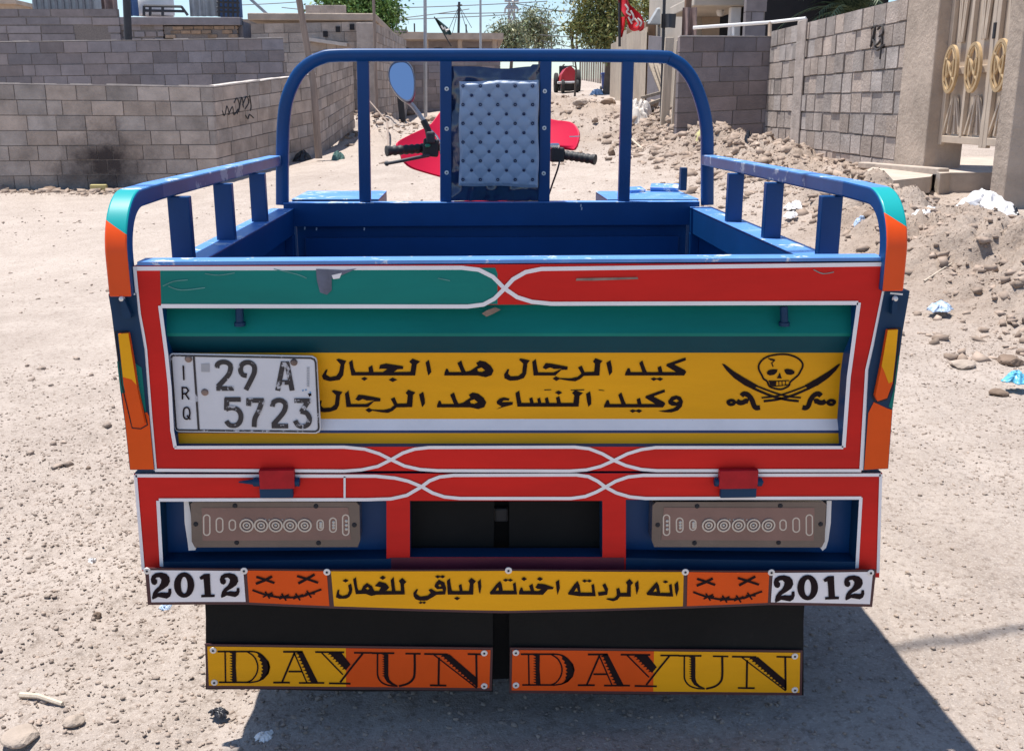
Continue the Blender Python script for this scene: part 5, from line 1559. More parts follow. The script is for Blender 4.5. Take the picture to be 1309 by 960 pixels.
line(mb, [(440.5, 609), (440.5, 637)], 2.6, YL2, white)
mb.build('border_lines', lp)

# hinges between tailgate and panel
for x0, x1, sg in ((331, 377, -1), (920, 968, 1)):
    mb = MB()
    a, b = P(x0, 601, -.012), P(x1, 624, -.012)
    mb.bb(a.x, b.x, -.0145, -.0015, b.z, a.z, hred)
    c0_, c1_ = P(x0 - 7, 616, -.006), P(x1 + 6, 616, -.006)
    mb.tube([c0_, c1_], .0075, navy, n=10)
    d0_, d1_ = P(x0 + 1, 622, -.006), P(x1 - 2, 635, -.006)
    mb.bb(d0_.x, d1_.x, -.010, .000, d1_.z, d0_.z, navy)
    e = P(x0 - 26 if sg < 0 else x1 + 8, 616, -.006)
    mb.tube([c0_ if sg < 0 else c1_, e], .005, navy, n=8, r1=.0012)
    mb.build('hinge', trike, smooth=40, bevel=.0015)

# tail lights
def lamp(name, px0, px1, mirr):
    X0, X1 = px0, px1
    w_ = X1 - X0
    fx_ = (lambda u: X1 - u * w_) if mirr else (lambda u: X0 + u * w_)
    t = MB()
    o_ = [(0.005, 644), (.02, 641.5), (.975, 641.5), (.995, 646), (1.0, 690), (.985, 699), (.03, 699.5), (.012, 692)]
    if not mirr: pass
    plate3(t, [(fx_(u), y) for u, y in o_], .004, .040, m_lens)
    face(t, [(fx_(u), y) for u, y in [(.07, 649), (.93, 648.5), (.945, 690), (.075, 691)]], .0032, m_lens2)
    L_ = t.build('tail_light', trike, bevel=.004, smooth=40)
    t = MB()
    for k_ in range(5):
        u = .335 + k_ * .085
        c = P(fx_(u), 671, .003)
        for R_, wd in ((.0108, .0026), (.0055, .0024)):
            t.lathe([(R_ - wd / 2, 0), (R_ - wd / 2, .0022), (R_ + wd / 2, .0022), (R_ + wd / 2, 0)], c, (0, -1, 0), m_ring, n=24)
        t.lathe([(0, .003), (.0022, .002), (.003, 0)], c, (0, -1, 0), m_ring, n=10)
    for u, hw, hh in ((.10, 4, 13), (.175, 4.2, 9), (.25, 4, 6.5), (.765, 4, 6.5), (.84, 4.2, 9), (.915, 4, 13)):
        xc = fx_(u)
        ring = [P(xc + hw * cos(a), 671 + (hh - hw) * (1 if sin(a) > 0 else -1) + hw * sin(a), .003) for a in np.linspace(.05, 2 * pi + .05, 21)[:-1]]
        t.ribbon(ring, .0022, m_ring, closed=True)
        for dy in (-hh * .4, 0, hh * .4):
            if (u > .5): t.lathe([(0, .002), (.0026, .001), (.0028, 0)], P(xc + .8, 671 + dy, .003), (0, -1, 0), m_ring, n=8)
    for dx in (-5, -3, -1, 2, 4, 6): t.lathe([(0, .0012), (.0012, .0006), (.0014, 0)], P(fx_(.5) + dx * 2.4, 664.2, .003), (0, -1, 0), m_ring, n=6)
    t.build('reflector', L_, smooth=40)
    for u, y in ((.265, 646.5), (.74, 647), (.275, 693.5), (.755, 694), (.035, 670), (.965, 671)):
        t = MB(); t.lathe([(0, .001), (.0032, .0015), (.0042, 0)], P(fx_(u), y, .0032), (0, -1, 0), m_dark, n=10); t.build('screw', L_, smooth=40)
    t = MB()
    if not mirr: br = [(235, 641), (241, 641), (243.5, 655), (247, 682), (250, 700), (250, 703), (241, 703.5), (240, 694), (236, 668)]
    else: br = [(1057, 640), (1063, 640), (1062, 668), (1059, 690), (1056, 700), (1051.5, 704), (1047, 697), (1053, 690), (1056, 668)]
    plate3(t, br, .012, .030, m_white)
    t.build('bracket', L_, bevel=.001)
lamp('tail_light', 242.5, 460.5, False)
lamp('tail_light', 833, 1057, True)

# ---------------------------------------------------------------- sign strip under the lamps
def bow(x): return -.016 - .010 * (1 - ((x - 650) / 470) ** 2)
def facb(mb, px_, dY, m):
    mb.poly([P(x, y, bow(x) + dY) for x, y in px_], m)
mb = MB()
top = [(185, 726), (250, 726.5), (314, 727), (366, 727.5), (420, 728), (535, 728), (650, 727.5), (763, 728.5), (876, 729), (931, 729.5), (986, 729.5), (1053, 729), (1120, 728)]
bot = [(189, 773), (250, 772.5), (314, 772.5), (366, 775), (425, 777.5), (535, 781), (640, 783.5), (760, 781), (878, 777.5), (930, 775.5), (985, 773), (1050, 774), (1115, 775.5)]
n_ = len(top)
fr = [P(x, y, bow(x)) for x, y in top] + [P(x, y, bow(x)) for x, y in bot]
bk = [p + Vector((0, .003, 0)) for p in fr]
mb.add(fr, [(i, i + 1, n_ + i + 1, n_ + i) for i in range(n_ - 1)], maroon)
mb.add(bk, [(i, i + 1, n_ + i + 1, n_ + i) for i in range(n_ - 1)], rubber)
loop = list(range(n_)) + list(reversed(range(n_, 2 * n_)))
mb.add(fr + bk, [(loop[i], loop[(i + 1) % len(loop)], loop[(i + 1) % len(loop)] + 2 * n_, loop[i] + 2 * n_) for i in range(len(loop))], maroon)
def strip(x0, x1, m, t0, t1, b0, b1, inset=0):
    """field of the sign between x0,x1 following its bow"""
    k_ = 8; up_, lo_ = [], []
    tx, ty = [p[0] for p in top], [p[1] for p in top]; bx_, by_ = [p[0] for p in bot], [p[1] for p in bot]
    vs = []
    for i in range(k_ + 1):
        u = i / k_; xt = x0 + (x1 - x0) * u; xb = x0 + b0 + (x1 + b1 - x0 - b0) * u
        vs.append(P(xt, np.interp(xt, tx, ty) + t0, bow(xt) - .0009)); vs.append(P(xb, np.interp(xb, bx_, by_) - t1, bow(xb) - .0009))
    mb.add(vs, [(2 * i, 2 * i + 2, 2 * i + 3, 2 * i + 1) for i in range(k_)], m)
strip(190, 311, white, 2.6, 3.5, 3.5, 3, )
strip(315.5, 417.5, orange, 2, 3, 3, 3.5)
strip(423, 874, yellow, 2, 3, 4, -1)
strip(879, 983.5, orange, 2, 3, -1, -2)
strip(988, 1116, white, 2.6, 3.5, -2.5, -4)
sg_ = mb.build('sign_strip', trike)
mb = MB()
two = [(125, 232), (118, 190), (132, 145), (175, 115), (240, 107), (305, 124), (340, 163), (348, 215), (326, 265), (270, 306), (215, 338), (198, 356), (250, 344), (300, 350), (326, 345), (330, 303), (362, 300), (366, 350), (350, 396), (310, 421), (260, 411), (205, 400), (178, 416), (140, 432), (132, 410), (145, 350), (175, 308), (215, 273), (240, 230), (245, 192), (222, 166), (190, 168), (175, 180), (195, 200), (195, 236), (170, 259), (140, 251)]
el = lambda cx_, cy_, rx, ry, n=24: [(cx_ + rx * cos(2 * pi * i / n), cy_ + ry * sin(2 * pi * i / n)) for i in range(n)]
zero = (el(517, 258, 122, 152), el(518, 260, 40, 100))
one = [(700, 165), (755, 125), (825, 122), (830, 250), (838, 370), (885, 372), (882, 402), (720, 405), (722, 375), (762, 372), (755, 250), (748, 188), (715, 196)]
two2 = [(945 + (x - 120) * .96, 115 + (y - 108) * .917) for x, y in two]
def fmt(items, f):
    for it in items:
        out, holes = (it[0], [it[1]]) if isinstance(it, tuple) else (it, [])
        mb.poly([P(*f(x, y), bow(f(x, y)[0]) - .0022) for x, y in out], ink, [[P(*f(x, y), bow(f(x, y)[0]) - .0022) for x, y in h] for h in holes])
G1 = lambda x, y: (180 + x / 9.35, 720 + y / 9.35)
fmt([two, zero, one, two2], G1)
fmt([two, zero, one, two2], lambda x, y: (989 + (180 + x / 9.35 - 192.6) * 1.02, 720 + y / 9.35 + 4.0 - (x / 1200) * 1.8 + (.6 if x > 900 else 0)))
fmt(LINE3C, lambda x, y: (400 + x / S_, 710 + y / S_)); fmt(LINE3D, lambda x, y: (640 + x / S_, 710 + y / S_))
mb.build('lettering', sg_)
mb = MB()
def jl(pts, w_, f, sm=0):
    pp = [f(*p) for p in pts]
    if sm: pp = [(v.x, v.y) for v in crv([(a, b, 0) for a, b in pp], sm)]
    k_ = .00125
    mb.ribbon([P(x, y, bow(x) - .0022) for x, y in pp], w_ / 10.9 * k_, ink)
for f in (lambda x, y: (310 + x / 10.908, 720 + y / 10.908), lambda x, y: (310 + x / 10.908 + 563.5, 722 + y / 10.908 + .5)):
    jl([(192, 188), (300, 222), (445, 274)], 36, f); jl([(186, 284), (300, 240), (412, 182)], 40, f)
    jl([(760, 176), (900, 218), (1055, 270)], 36, f); jl([(778, 280), (880, 225), (1005, 155)], 40, f)
    jl([(138, 372), (300, 430), (480, 470), (620, 476), (780, 468), (930, 425), (1100, 362)], 30, f, 4)
    for cx_, cy_ in ((345, 440), (575, 468), (770, 466), (925, 428)):
        jl([(cx_ - 62, cy_ + 30), (cx_ + 72, cy_ - 34)], 22, f); jl([(cx_ - 30, cy_ - 48), (cx_ + 34, cy_ + 50)], 24, f); jl([(cx_ - 50, cy_ - 10), (cx_ + 85, cy_ - 4)], 24, f)
mb.build('face_drawing', sg_)
def rivet(parent, x, y, Y):
    t = MB(); c = P(x, y, Y)
    t.lathe([(0, .0016), (.0024, .0014), (.0028, .0006), (.0028, .0012), (.0058, .001), (.0062, 0)], c, (0, -1, 0), m_rivet, n=16)
    t.lathe([(0, .0026), (.0018, .0022), (.0022, .0008)], c, (0, -1, 0), m_dark, n=10)
    return t.build('rivet', parent, smooth=50)
for x, y in ((188, 729.5), (312, 729.5), (418, 731), (650, 729), (876, 731), (986, 731.5), (1113, 732)):
    rivet(sg_, x, y, bow(x) - .001)

# ---------------------------------------------------------------- mud flaps and name boards
YF = .050
for side in (0, 1):
    fl = [[(236, 636), (632, 636), (630, 884), (263, 881)], [(651, 636), (1060, 636), (1027, 888), (651, 886)]][side]
    mb = MB()
    # gently waved rubber sheet
    nx2, nz2 = 14, 8; vs = []
    for s in (0, .004):
        for j in range(nz2 + 1):
            v = j / nz2
            for i in range(nx2 + 1):
                u = i / nx2
                xa = fl[0][0] + (fl[3][0] - fl[0][0]) * min(1, v * 1.9); xb = fl[1][0] + (fl[2][0] - fl[1][0]) * min(1, v * 1.9)
                yy = (fl[0][1] * (1 - u) + fl[1][1] * u) * (1 - v) + (fl[3][1] * (1 - u) + fl[2][1] * u) * v
                p = P(xa + (xb - xa) * u, yy, YF)
                vs.append((p.x, p.y + s + .002 * sin(u * 9 + side) * v, p.z))
    W_ = nx2 + 1; H_ = (nz2 + 1) * W_
    fs = [(s * H_ + j * W_ + i, s * H_ + j * W_ + i + 1, s * H_ + (j + 1) * W_ + i + 1, s * H_ + (j + 1) * W_ + i) for s in (0, 1) for j in range(nz2) for i in range(nx2)]
    mb.add(vs, fs, rubber)
    mf_ = mb.build('mud_flap', trike, smooth=60)
    bd = [[(262, 823), (630, 827.5), (628.5, 882.5), (264, 879.5)], [(652, 827.5), (1026, 831), (1025, 888.5), (651, 885.5)]][side]
    YB = YF - .006
    mb = MB()
    plate3(mb, bd, YB, YB + .003, maroon)
    (x0, y0), (x1, y1), (x2, y2), (x3, y3) = bd
    xm = [442, 836][side]; um = (xm - x0) / (x1 - x0)
    lerp = lambda a, b, t: (a[0] + (b[0] - a[0]) * t, a[1] + (b[1] - a[1]) * t)
    i0, i1, i2, i3 = (x0 + 3, y0 + 3), (x1 - 3, y1 + 3), (x2 - 3, y2 - 3.5), (x3 + 3, y3 - 3.5)
    mt, mbm = lerp(i0, i1, um), lerp(i3, i2, um)
    ca, cb = (yellow, orange) if side == 0 else (orange, yellow)
    face(mb, [i0, mt, mbm, i3], YB - .0007, ca); face(mb, [mt, i1, i2, mbm], YB - .0007, cb)
    nb = mb.build('name_board', mf_)
    mb = MB()
    tf = (lambda x, y: (255 + x / 6.545, 820 + y / 6.545)) if side == 0 else (lambda x, y: (665.7 + ((255 + x / 6.545) - 277.9) * 1.0217, 820 + y / 6.545 + 3.4 - .1 * 0))
    YT = YB - .0015
    def sl(pts, w_, sm=0):
        pp = [tf(*p) for p in pts]
        line(mb, pp, w_ / 6.545, YT, ink, False, sm)
    def thick(pts):
        face(mb, [tf(*p) for p in pts], YT, ink)
    def saw(a, b, depth, n, far):
        """toothed edge from a to b, pointing sideways by depth, closed along far points"""
        out = []
        ax, ay = a; bx2, by2 = b; L_ = math.hypot(bx2 - ax, by2 - ay); nx3, ny3 = -(by2 - ay) / L_, (bx2 - ax) / L_
        for i in range(n):
            t0, t1 = i / n, (i + .55) / n
            out += [(ax + (bx2 - ax) * t0, ay + (by2 - ay) * t0), (ax + (bx2 - ax) * (t0 + .01) + nx3 * depth, ay + (by2 - ay) * (t0 + .01) + ny3 * depth), (ax + (bx2 - ax) * t1, ay + (by2 - ay) * t1)]
        out.append(b)
        thick(out + far)
    # D
    sl([(150, 82), (420, 82)], 16); sl([(162, 339), (420, 339)], 16); sl([(214, 82), (218, 339)], 13)
    saw((272, 88), (274, 334), 22, 11, [(312, 334), (304, 210), (306, 88)])
    sl([(400, 84), (450, 118), (478, 165), (488, 215), (476, 268), (440, 318), (396, 338)], 13, 4)
    sl([(415, 80), (490, 92), (550, 140), (582, 210), (562, 275), (500, 325), (415, 342)], 14, 4)
    thick([(478, 92), (540, 120), (580, 165), (592, 212), (578, 268), (535, 315), (470, 335), (505, 312), (512, 296), (520, 290), (514, 272), (530, 262), (516, 244), (534, 232), (518, 216), (532, 202), (512, 186), (526, 172), (502, 156), (512, 142), (486, 122), (492, 108)])
    # A
    sl([(700, 84), (862, 84)], 18); sl([(795, 92), (690, 340)], 17); sl([(792, 92), (898, 342)], 12); sl([(745, 249), (862, 249)], 17)
    saw((822, 92), (935, 340), 20, 9, [(992, 340), (862, 80), (820, 82)])
    sl([(617, 341), (756, 341)], 18); sl([(832, 344), (1044, 344)], 17)
    # Y
    sl([(968, 86), (1210, 88)], 17); sl([(1022, 92), (1200, 275)], 13)
    saw((1085, 94), (1225, 238), 18, 7, [(1264, 190), (1188, 92)])
    sl([(1366, 98), (1280, 205), (1178, 338)], 18); sl([(1293, 92), (1448, 93)], 16); sl([(1083, 347), (1264, 350)], 18)
    # U
    U0 = 1178
    sl([(U0 + 265, 95), (U0 + 452, 96)], 17); sl([(U0 + 312, 98), (U0 + 311, 230), (U0 + 316, 295), (U0 + 350, 342), (U0 + 410, 366), (U0 + 480, 371)], 14, 4)
    saw((U0 + 366, 104), (U0 + 368, 300), 18, 10, [(U0 + 392, 338), (U0 + 430, 360), (U0 + 480, 366), (U0 + 440, 345), (U0 + 412, 318), (U0 + 402, 280), (U0 + 402, 104)])
    sl([(U0 + 622, 104), (U0 + 622, 260), (U0 + 606, 315), (U0 + 560, 352), (U0 + 490, 371)], 20, 4); sl([(U0 + 545, 99), (U0 + 672, 101)], 16)
    # N
    sl([(U0 + 702, 102), (U0 + 900, 106)], 17); sl([(U0 + 826, 132), (U0 + 822, 358)], 18); sl([(U0 + 750, 364), (U0 + 888, 366)], 18); sl([(U0 + 782, 108), (U0 + 1142, 388)], 12)
    saw((U0 + 850, 112), (U0 + 1130, 366), 16, 12, [(U0 + 1146, 388), (U0 + 1140, 300), (U0 + 915, 106)])
    sl([(U0 + 1138, 106), (U0 + 1142, 380)], 18); sl([(U0 + 1066, 103), (U0 + 1212, 106)], 17)
    mb.build('lettering', mf_)
    rv = [[(272.5, 831), (274, 872), (619, 834.5), (619, 876.5)], [(659.5, 834), (659.5, 875.5), (1016, 838.5), (1016, 881.5)]][side]
    for x, y in rv: rivet(mf_, x, y, YB - .001)
# strut in the gap
mb = MB(); a = P(641, 640, .075); b = P(641, 872, .075)
mb.bb(a.x - .018, a.x + .018, .085, .11, b.z, a.z + .02, rubber)
q = P(641, 660, .07); mb.bb(q.x - .012, q.x + .012, .072, .0845, q.z - .012, q.z + .014, m_black)
mb.build('flap_strut', trike, bevel=.003)

# ---------------------------------------------------------------- corner posts and side rails
XO, XI = .636, .600
def paintmat(name, z0, xo):
    M_ = mat(name, (.70, .070, .004), rough=.42, var=.14, vs=4, spec=.25, coat=.12, wear=.30, wcol=(.45, .10, .05), ws=25)
    N, L = M_.node_tree.nodes, M_.node_tree.links
    b = N['Principled BSDF']; old = b.inputs['Base Color'].links[0].from_socket
    tc = N.new('ShaderNodeTexCoord'); sp = N.new('ShaderNodeSeparateXYZ'); L.new(tc.outputs['Object'], sp.inputs[0])
    a = N.new('ShaderNodeMath'); a.operation = 'MULTIPLY_ADD'; a.inputs[1].default_value = .65; L.new(sp.outputs['X'], a.inputs[0]); L.new(sp.outputs['Z'], a.inputs[2])
    g = N.new('ShaderNodeMath'); g.operation = 'GREATER_THAN'; g.inputs[1].default_value = z0 + .65 * xo; L.new(a.outputs[0], g.inputs[0])
    x = N.new('ShaderNodeMix'); x.data_type = 'RGBA'; L.new(g.outputs[0], x.inputs[0]); L.new(old, x.inputs[6]); x.inputs[7].default_value = (.004, .30, .30, 1)
    L.new(x.outputs[2], b.inputs['Base Color'])
    return M_
ZR = P(155, 247, 0).z - .014
YH = 1.36
ZR2 = P(361, 200, YH).z - .012
for sg in (-1, 1):
    pm = paintmat('orange_teal_post', P(138, 281, 0).z if sg < 0 else P(1133, 272, 0).z, -.636 if sg < 0 else .600)
    r_ = .085; xc = sg * (XO + XI) / 2
    zb_ = P(160, 378, 0).z
    path = [(xc, .0, zb_), (xc, .0, zb_ + .03), (xc, 0, ZR - r_)] + [(xc, r_ - r_ * cos(t), ZR - r_ + r_ * sin(t)) for t in np.linspace(0, pi / 2, 14)[1:]] + [(xc, .2, ZR + .0015), (xc, YH - .012, ZR2)]
    hw, hh = .018, .0145
    npt = len(path)
    outer = 3 if sg < 0 else 1
    mb = MB()
    mb.sweep(path, [(-hw, -hh), (hw, -hh), (hw, hh), (-hw, hh)], blue, mf=lambda i, a: (pm if i < npt - 4 and a == 2 else (lit_blue if a == 2 else (blue if i < npt - 2 else (silver if a in (1, 3) else blue)))))
    sr = mb.build('side_rail', trike, bevel=.0035, smooth=40)
    # uprights of the rail
    ups = [(216, 250, 256, 327), (275, 301, 240, 298), (320, 342, 224, 274)] if sg < 0 else [(1041, 1077, 248, 327), (974, 1001, 232, 296), (928, 950, 222, 277)]
    for x0, x1, yt, yb_ in ups:
        q = PXX((x0 + x1) / 2, yb_, sg * .598)
        mb = MB(); zt_ = ZR + (ZR2 - ZR) * q.y / YH - .014
        mb.bb(sg * .598 - .0195, sg * .598 + .0195, q.y, q.y + .022, .84, zt_, blue)
        mb.build('rail_post', sr, bevel=.002)
    # bed side
    zt_ = P(896, 265, YH).z
    mb = MB()
    mb.bb(sg * .572, sg * .604, .046, YH - .02, zt_ - .07, zt_, blue)
    mb.bb(sg * .571, sg * .636, .046, YH - .02, zt_ + .0004, zt_ + .003, lit_blue)
    mb.bb(sg * .6045, sg * .636, .046, YH - .02, zt_ - .03, zt_ - .0003, blue)
    mb.bb(sg * .594, sg * .604, .046, YH - .02, .53, zt_ - .0705, blue)
    for yy in (.35, .7, 1.05): mb.bb(sg * .6045, sg * .612, yy - .02, yy + .02, .54, zt_ - .035, blue)
    mb.bb(sg * .571, sg * .594, YH - .06, YH - .021, .56, zt_ - .071, blue)
    mb.build('bed_side', trike, bevel=.003)
    # lower corner cover with lever
    if sg < 0:
        cov = [(138.5, 376), (174, 375), (176.5, 402), (181, 428), (184.5, 448), (191, 532), (197.5, 600.5), (166, 600.5), (160, 543), (153.5, 497), (150, 459), (142.5, 400)]
        tl = [[(149.5, 462), (153.5, 462), (160, 505), (157, 506), (153.5, 497)], [(172, 464), (181, 470), (187, 528), (180, 520)]]
        og = [(156, 503), (160, 502), (172, 530), (188, 527), (190.5, 532), (197, 600), (166.5, 600), (160.5, 543)]
        lv = [(151, 427), (164, 426), (170, 460), (176, 500), (185, 541), (178, 546), (169, 545), (158, 492)]
        ly = [(151, 427), (164, 426), (174.5, 492), (168, 485), (157, 482)]
        hk = [(155, 381), (158, 381), (167, 402), (167, 407), (158, 408), (154, 396)]
        ln_ = [(143, 376.5), (173, 376)]
    else:
        cov = [(1131, 373), (1163, 372), (1154, 423), (1148, 470), (1141, 523), (1135.5, 599), (1104, 601), (1110.5, 473), (1117.5, 442)]
        tl = [[(1148, 455), (1149.5, 455), (1147.5, 470), (1141, 523), (1136, 520), (1142, 500)]]
        og = [(1110, 528), (1117, 514), (1134, 522), (1140.5, 524), (1135, 598.5), (1104.5, 600.5)]
        lv = [(1135, 422), (1148, 421.5), (1145, 455), (1141, 490), (1134, 509), (1122, 513), (1119, 506), (1126, 472)]
        ly = [(1135, 422), (1148, 421.5), (1145, 455), (1141, 488), (1136, 490), (1130, 474), (1127, 468)]
        hk = [(1143, 381), (1148, 382), (1147, 402), (1140, 402), (1141, 388)]
        ln_ = [(1138, 375), (1154, 376.5)]
    mb = MB(); plate3(mb, cov, -.003, .028, navy)
    for t_ in tl: face(mb, t_, -.0037, teal)
    face(mb, og, -.0041, orange)
    line(mb, ln_, 2.2, -.0040, white)
    cv = mb.build('corner_post', trike)
    mb = MB(); plate3(mb, lv, -.013, -.0048, orange); face(mb, ly, -.0136, yellow); mb.build('latch_lever', cv)
    ring = MB(); cxp = sum(p[0] for p in lv) / len(lv); cyp = sum(p[1] for p in lv) / len(lv)
    line(ring, [(cxp + (x - cxp) * 1.22, cyp + (y - cyp) * 1.04) for x, y in lv], 1.4, -.0046, m_dark, True)
    ring.build('latch_outline', cv)
    mb = MB(); plate3(mb, hk, -.016, -.0048, navy)
    q = P(hk[0][0] + 1, hk[0][1] + 1, -.012); mb.lathe([(0, .006), (.004, .004), (.005, 0)], q, (0, -1, 0), m_rivet, n=10)
    mb.build('hook', cv, bevel=.001)

# bed floor, front wall
zt_ = P(632, 260, YH - .02).z
mb = MB(); mb.bb(-.592, .592, .046, YH - .03, .53, .555, navy); mb.build('bed_floor', trike)
mb = MB()
zg = P(632, 289, YH - .02).z
mb.bb(-.6, .6, YH - .02, YH + .02, zg, zt_, blue)
mb.bb(-.6, .6, YH - .021, YH + .021, zt_ + .0003, zt_ + .003, lit_blue)
mb.bb(-.57, .57, YH + .005, YH + .015, .53, zg - .0003, blue)
zg2 = P(632, 303, YH).z
mb.hexa([(-.545, YH - .008, .56), (.545, YH - .008, .56), (.545, YH + .004, .56), (-.545, YH + .004, .56), (-.545, YH - .008, zg2), (.545, YH - .008, zg2), (.545, YH + .004, zg2), (-.545, YH + .004, zg2)], blue)
mb.build('bed_front', trike, bevel=.003)
m_chip = mat('paint_chip', (.45, .46, .5), rough=.6)
mb = MB()
for x, y in ((389, 292), (404, 293), (465, 293), (475, 330), (742, 263), (743, 267)):
    face(mb, [(x, y - 2), (x + 1.6, y - 1.6), (x + 1.2, y + 2), (x - .3, y + 1.6)], YH - .0225, m_chip)
mb.build('chip', trike)

# front hoop, its bars, rivets
hp = [(361, 262), (361, 200), (362.5, 158), (367, 127), (379, 99), (393, 84), (410, 75), (434, 71.3), (540, 71), (632, 71), (740, 71.5), (842, 73), (858, 76.5), (873, 86), (887, 106), (898, 136), (903.3, 166), (904, 200), (904, 262)]
path = [P(x, y, YH) for x, y in hp]
path = [path[0]] + crv(path[1:-1], 4) + [path[-1]]
for p in path: p.y = YH
hw = .0172
mb = MB()
_a, _b, _c = hw * .8, hw, .005
mb.sweep(path, [(-_a + _c, -_b), (_a - _c, -_b), (_a, -_b + _c), (_a, _b - _c), (_a - _c, _b), (-_a + _c, _b), (-_a, _b - _c), (-_a, -_b + _c)], blue, side=(0, 1, 0))
hoop = mb.build('front_hoop', trike, smooth=50)
for (xa, xb), rv in (((464, 467), ()), ((570, 570), (114, 165, 221)), ((697.5, 695), (117, 164, 222)), ((802.5, 797), ())):
    a, b = P(xa, 78, YH), P(xb, 258, YH)
    mb = MB(); mb.beam(b, a, .033, .022, blue, side=(1, 0, 0)); bar = mb.build('hoop_bar', hoop, bevel=.003)
    for y in rv:
        rivet(hoop, xa + (xb - xa) * (y - 78) / 180 + (1 if xa < 600 else -.5), y, YH - .0115)

# quilted back rest in its plastic wrap
m_quilt = mat('quilted_vinyl', (.31, .37, .48), rough=.42, var=.12, vs=6, coat=.12, bump=.15, bs=60)
m_wrap = mat('dark_wrap', (.018, .032, .085), rough=.18, var=.35, vs=7, coat=.8, wear=.34, wcol=(.08, .12, .22), ws=14)
m_btn = mat('quilt_button', (.012, .02, .07), rough=.35)
x0, x1, y0, y1 = 576, 691, 85, 257
n1, n2 = 46, 66; vs = []
for j in range(n2):
    for i in range(n1):
        u, v = i / (n1 - 1), j / (n2 - 1)
        yt = y0 + 5 * (u - .5) ** 2 * 0 + 3.2 * math.exp(-((u - .58) / .2) ** 2) - 2.5 * (u > .9)
        p = P(x0 + (x1 - x0) * u, yt + (y1 - yt) * v, YH - .004)
        e = min(u, 1 - u, v * 1.5, (1 - v) * 1.5)
        d = .012 * min(1, e / .12) + .016 * float(fbm(np.array([u * 9 + 3 * v]), np.array([v * 7 - 2 * u]), 3)[0]) * (1 if e < .14 else .3)
        vs.append((p.x, YH - .004 - d * .7, p.z))
mb = MB()
mb.add(vs, [(j * n1 + i, j * n1 + i + 1, (j + 1) * n1 + i + 1, (j + 1) * n1 + i) for j in range(n2 - 1) for i in range(n1 - 1)], m_wrap)
a, b = P(578, 88, YH + .01), P(690, 256, YH + .01)
mb.bb(a.x, b.x, YH + .004, YH + .05, b.z, a.z, m_wrap)
br_ = mb.build('back_rest', trike, smooth=70)
x0, x1, y0, y1 = 587, 688.5, 102, 240
n1, n2 = 100, 136; vs = []
QX = lambda x: (570 + x / 5.05); QY = lambda y: (75 + y / 5.05)
px0, py0 = QX(110), QY(178); dxq, dyq = 112.5 / 5.05, 121 / 5.05
for j in range(n2):
    for i in range(n1):
        u, v = i / (n1 - 1), j / (n2 - 1)
        x = x0 + (x1 - x0) * u + .8 * sin(v * 11); y = y0 + 2.2 * (1 - u) * (1 - v) + (y1 - y0 - 2.2 * (1 - u)) * v + .8 * sin(u * 9) * (1 if v > .9 or v < .1 else 0)
        s, t = (x - px0) / dxq, (y - py0) / dyq
        c = abs(sin(pi * (s + t))) ** .7 * abs(sin(pi * (s - t))) ** .7
        e = min(1, min(u, 1 - u, v, 1 - v) / .03)
        dn = min(math.hypot((s - round(s)), (t - round(t)) * 1.0), math.hypot(s - math.floor(s) - .5, t - math.floor(t) - .5))
        dd = -.005 * math.exp(-(dn / .10) ** 2)
        p = P(x, y, YH - .030)
        vs.append((p.x, YH - .020 - e * (.006 + .0032 * c + dd * .5) - .003 * float(fbm(np.array([u * 4]), np.array([v * 5]), 3)[0]), p.z))
mb = MB(); mb.add(vs, [(j * n1 + i, j * n1 + i + 1, (j + 1) * n1 + i + 1, (j + 1) * n1 + i) for j in range(n2 - 1) for i in range(n1 - 1)], m_quilt)
for j in range(6):
    for i in range(5):
        c = P(px0 + i * dxq, py0 + j * dyq, YH - .029)
        mb.lathe([(.0018, .001), (.0038, .0022), (.0048, 0)], (c.x, YH - .0275, c.z), (0, -1, 0), m_btn, n=12)
        if i < 4 and j < 5:
            c = P(px0 + (i + .5) * dxq, py0 + (j + .5) * dyq, YH - .029)
            mb.lathe([(0, .0028), (.003, .0022), (.0044, 0)], (c.x, YH - .0275, c.z), (0, -1, 0), m_btn, n=12)
mb.build('quilted_panel', br_, smooth=70)

# blue boxes ahead of the bed
for (xa, xb), nm in (((373, 484), 0), ((777, 893), 1)):
    a = P(xa, 256.5, 1.42); b = P(xb, 256.5, 1.42)
    mb = MB(); mb.bb(a.x, b.x, 1.42, 1.72, .55, a.z, blue); mb.bb(a.x - .001, b.x + .001, 1.419, 1.721, a.z + .0004, a.z + .004, lit_blue)
    if nm:
        mb.box((a.x + .12, 1.66, a.z + .012), (.06, .03, .012), lit_blue, rz=.5, rx=.3); mb.box((b.x - .05, 1.70, a.z + .014), (.09, .03, .02), lit_blue, rz=-.3, rx=.4)
        mb.box((b.x - .012, 1.60, a.z + .05), (.02, .03, .07), navy)
    mb.build('side_box', trike, bevel=.004)

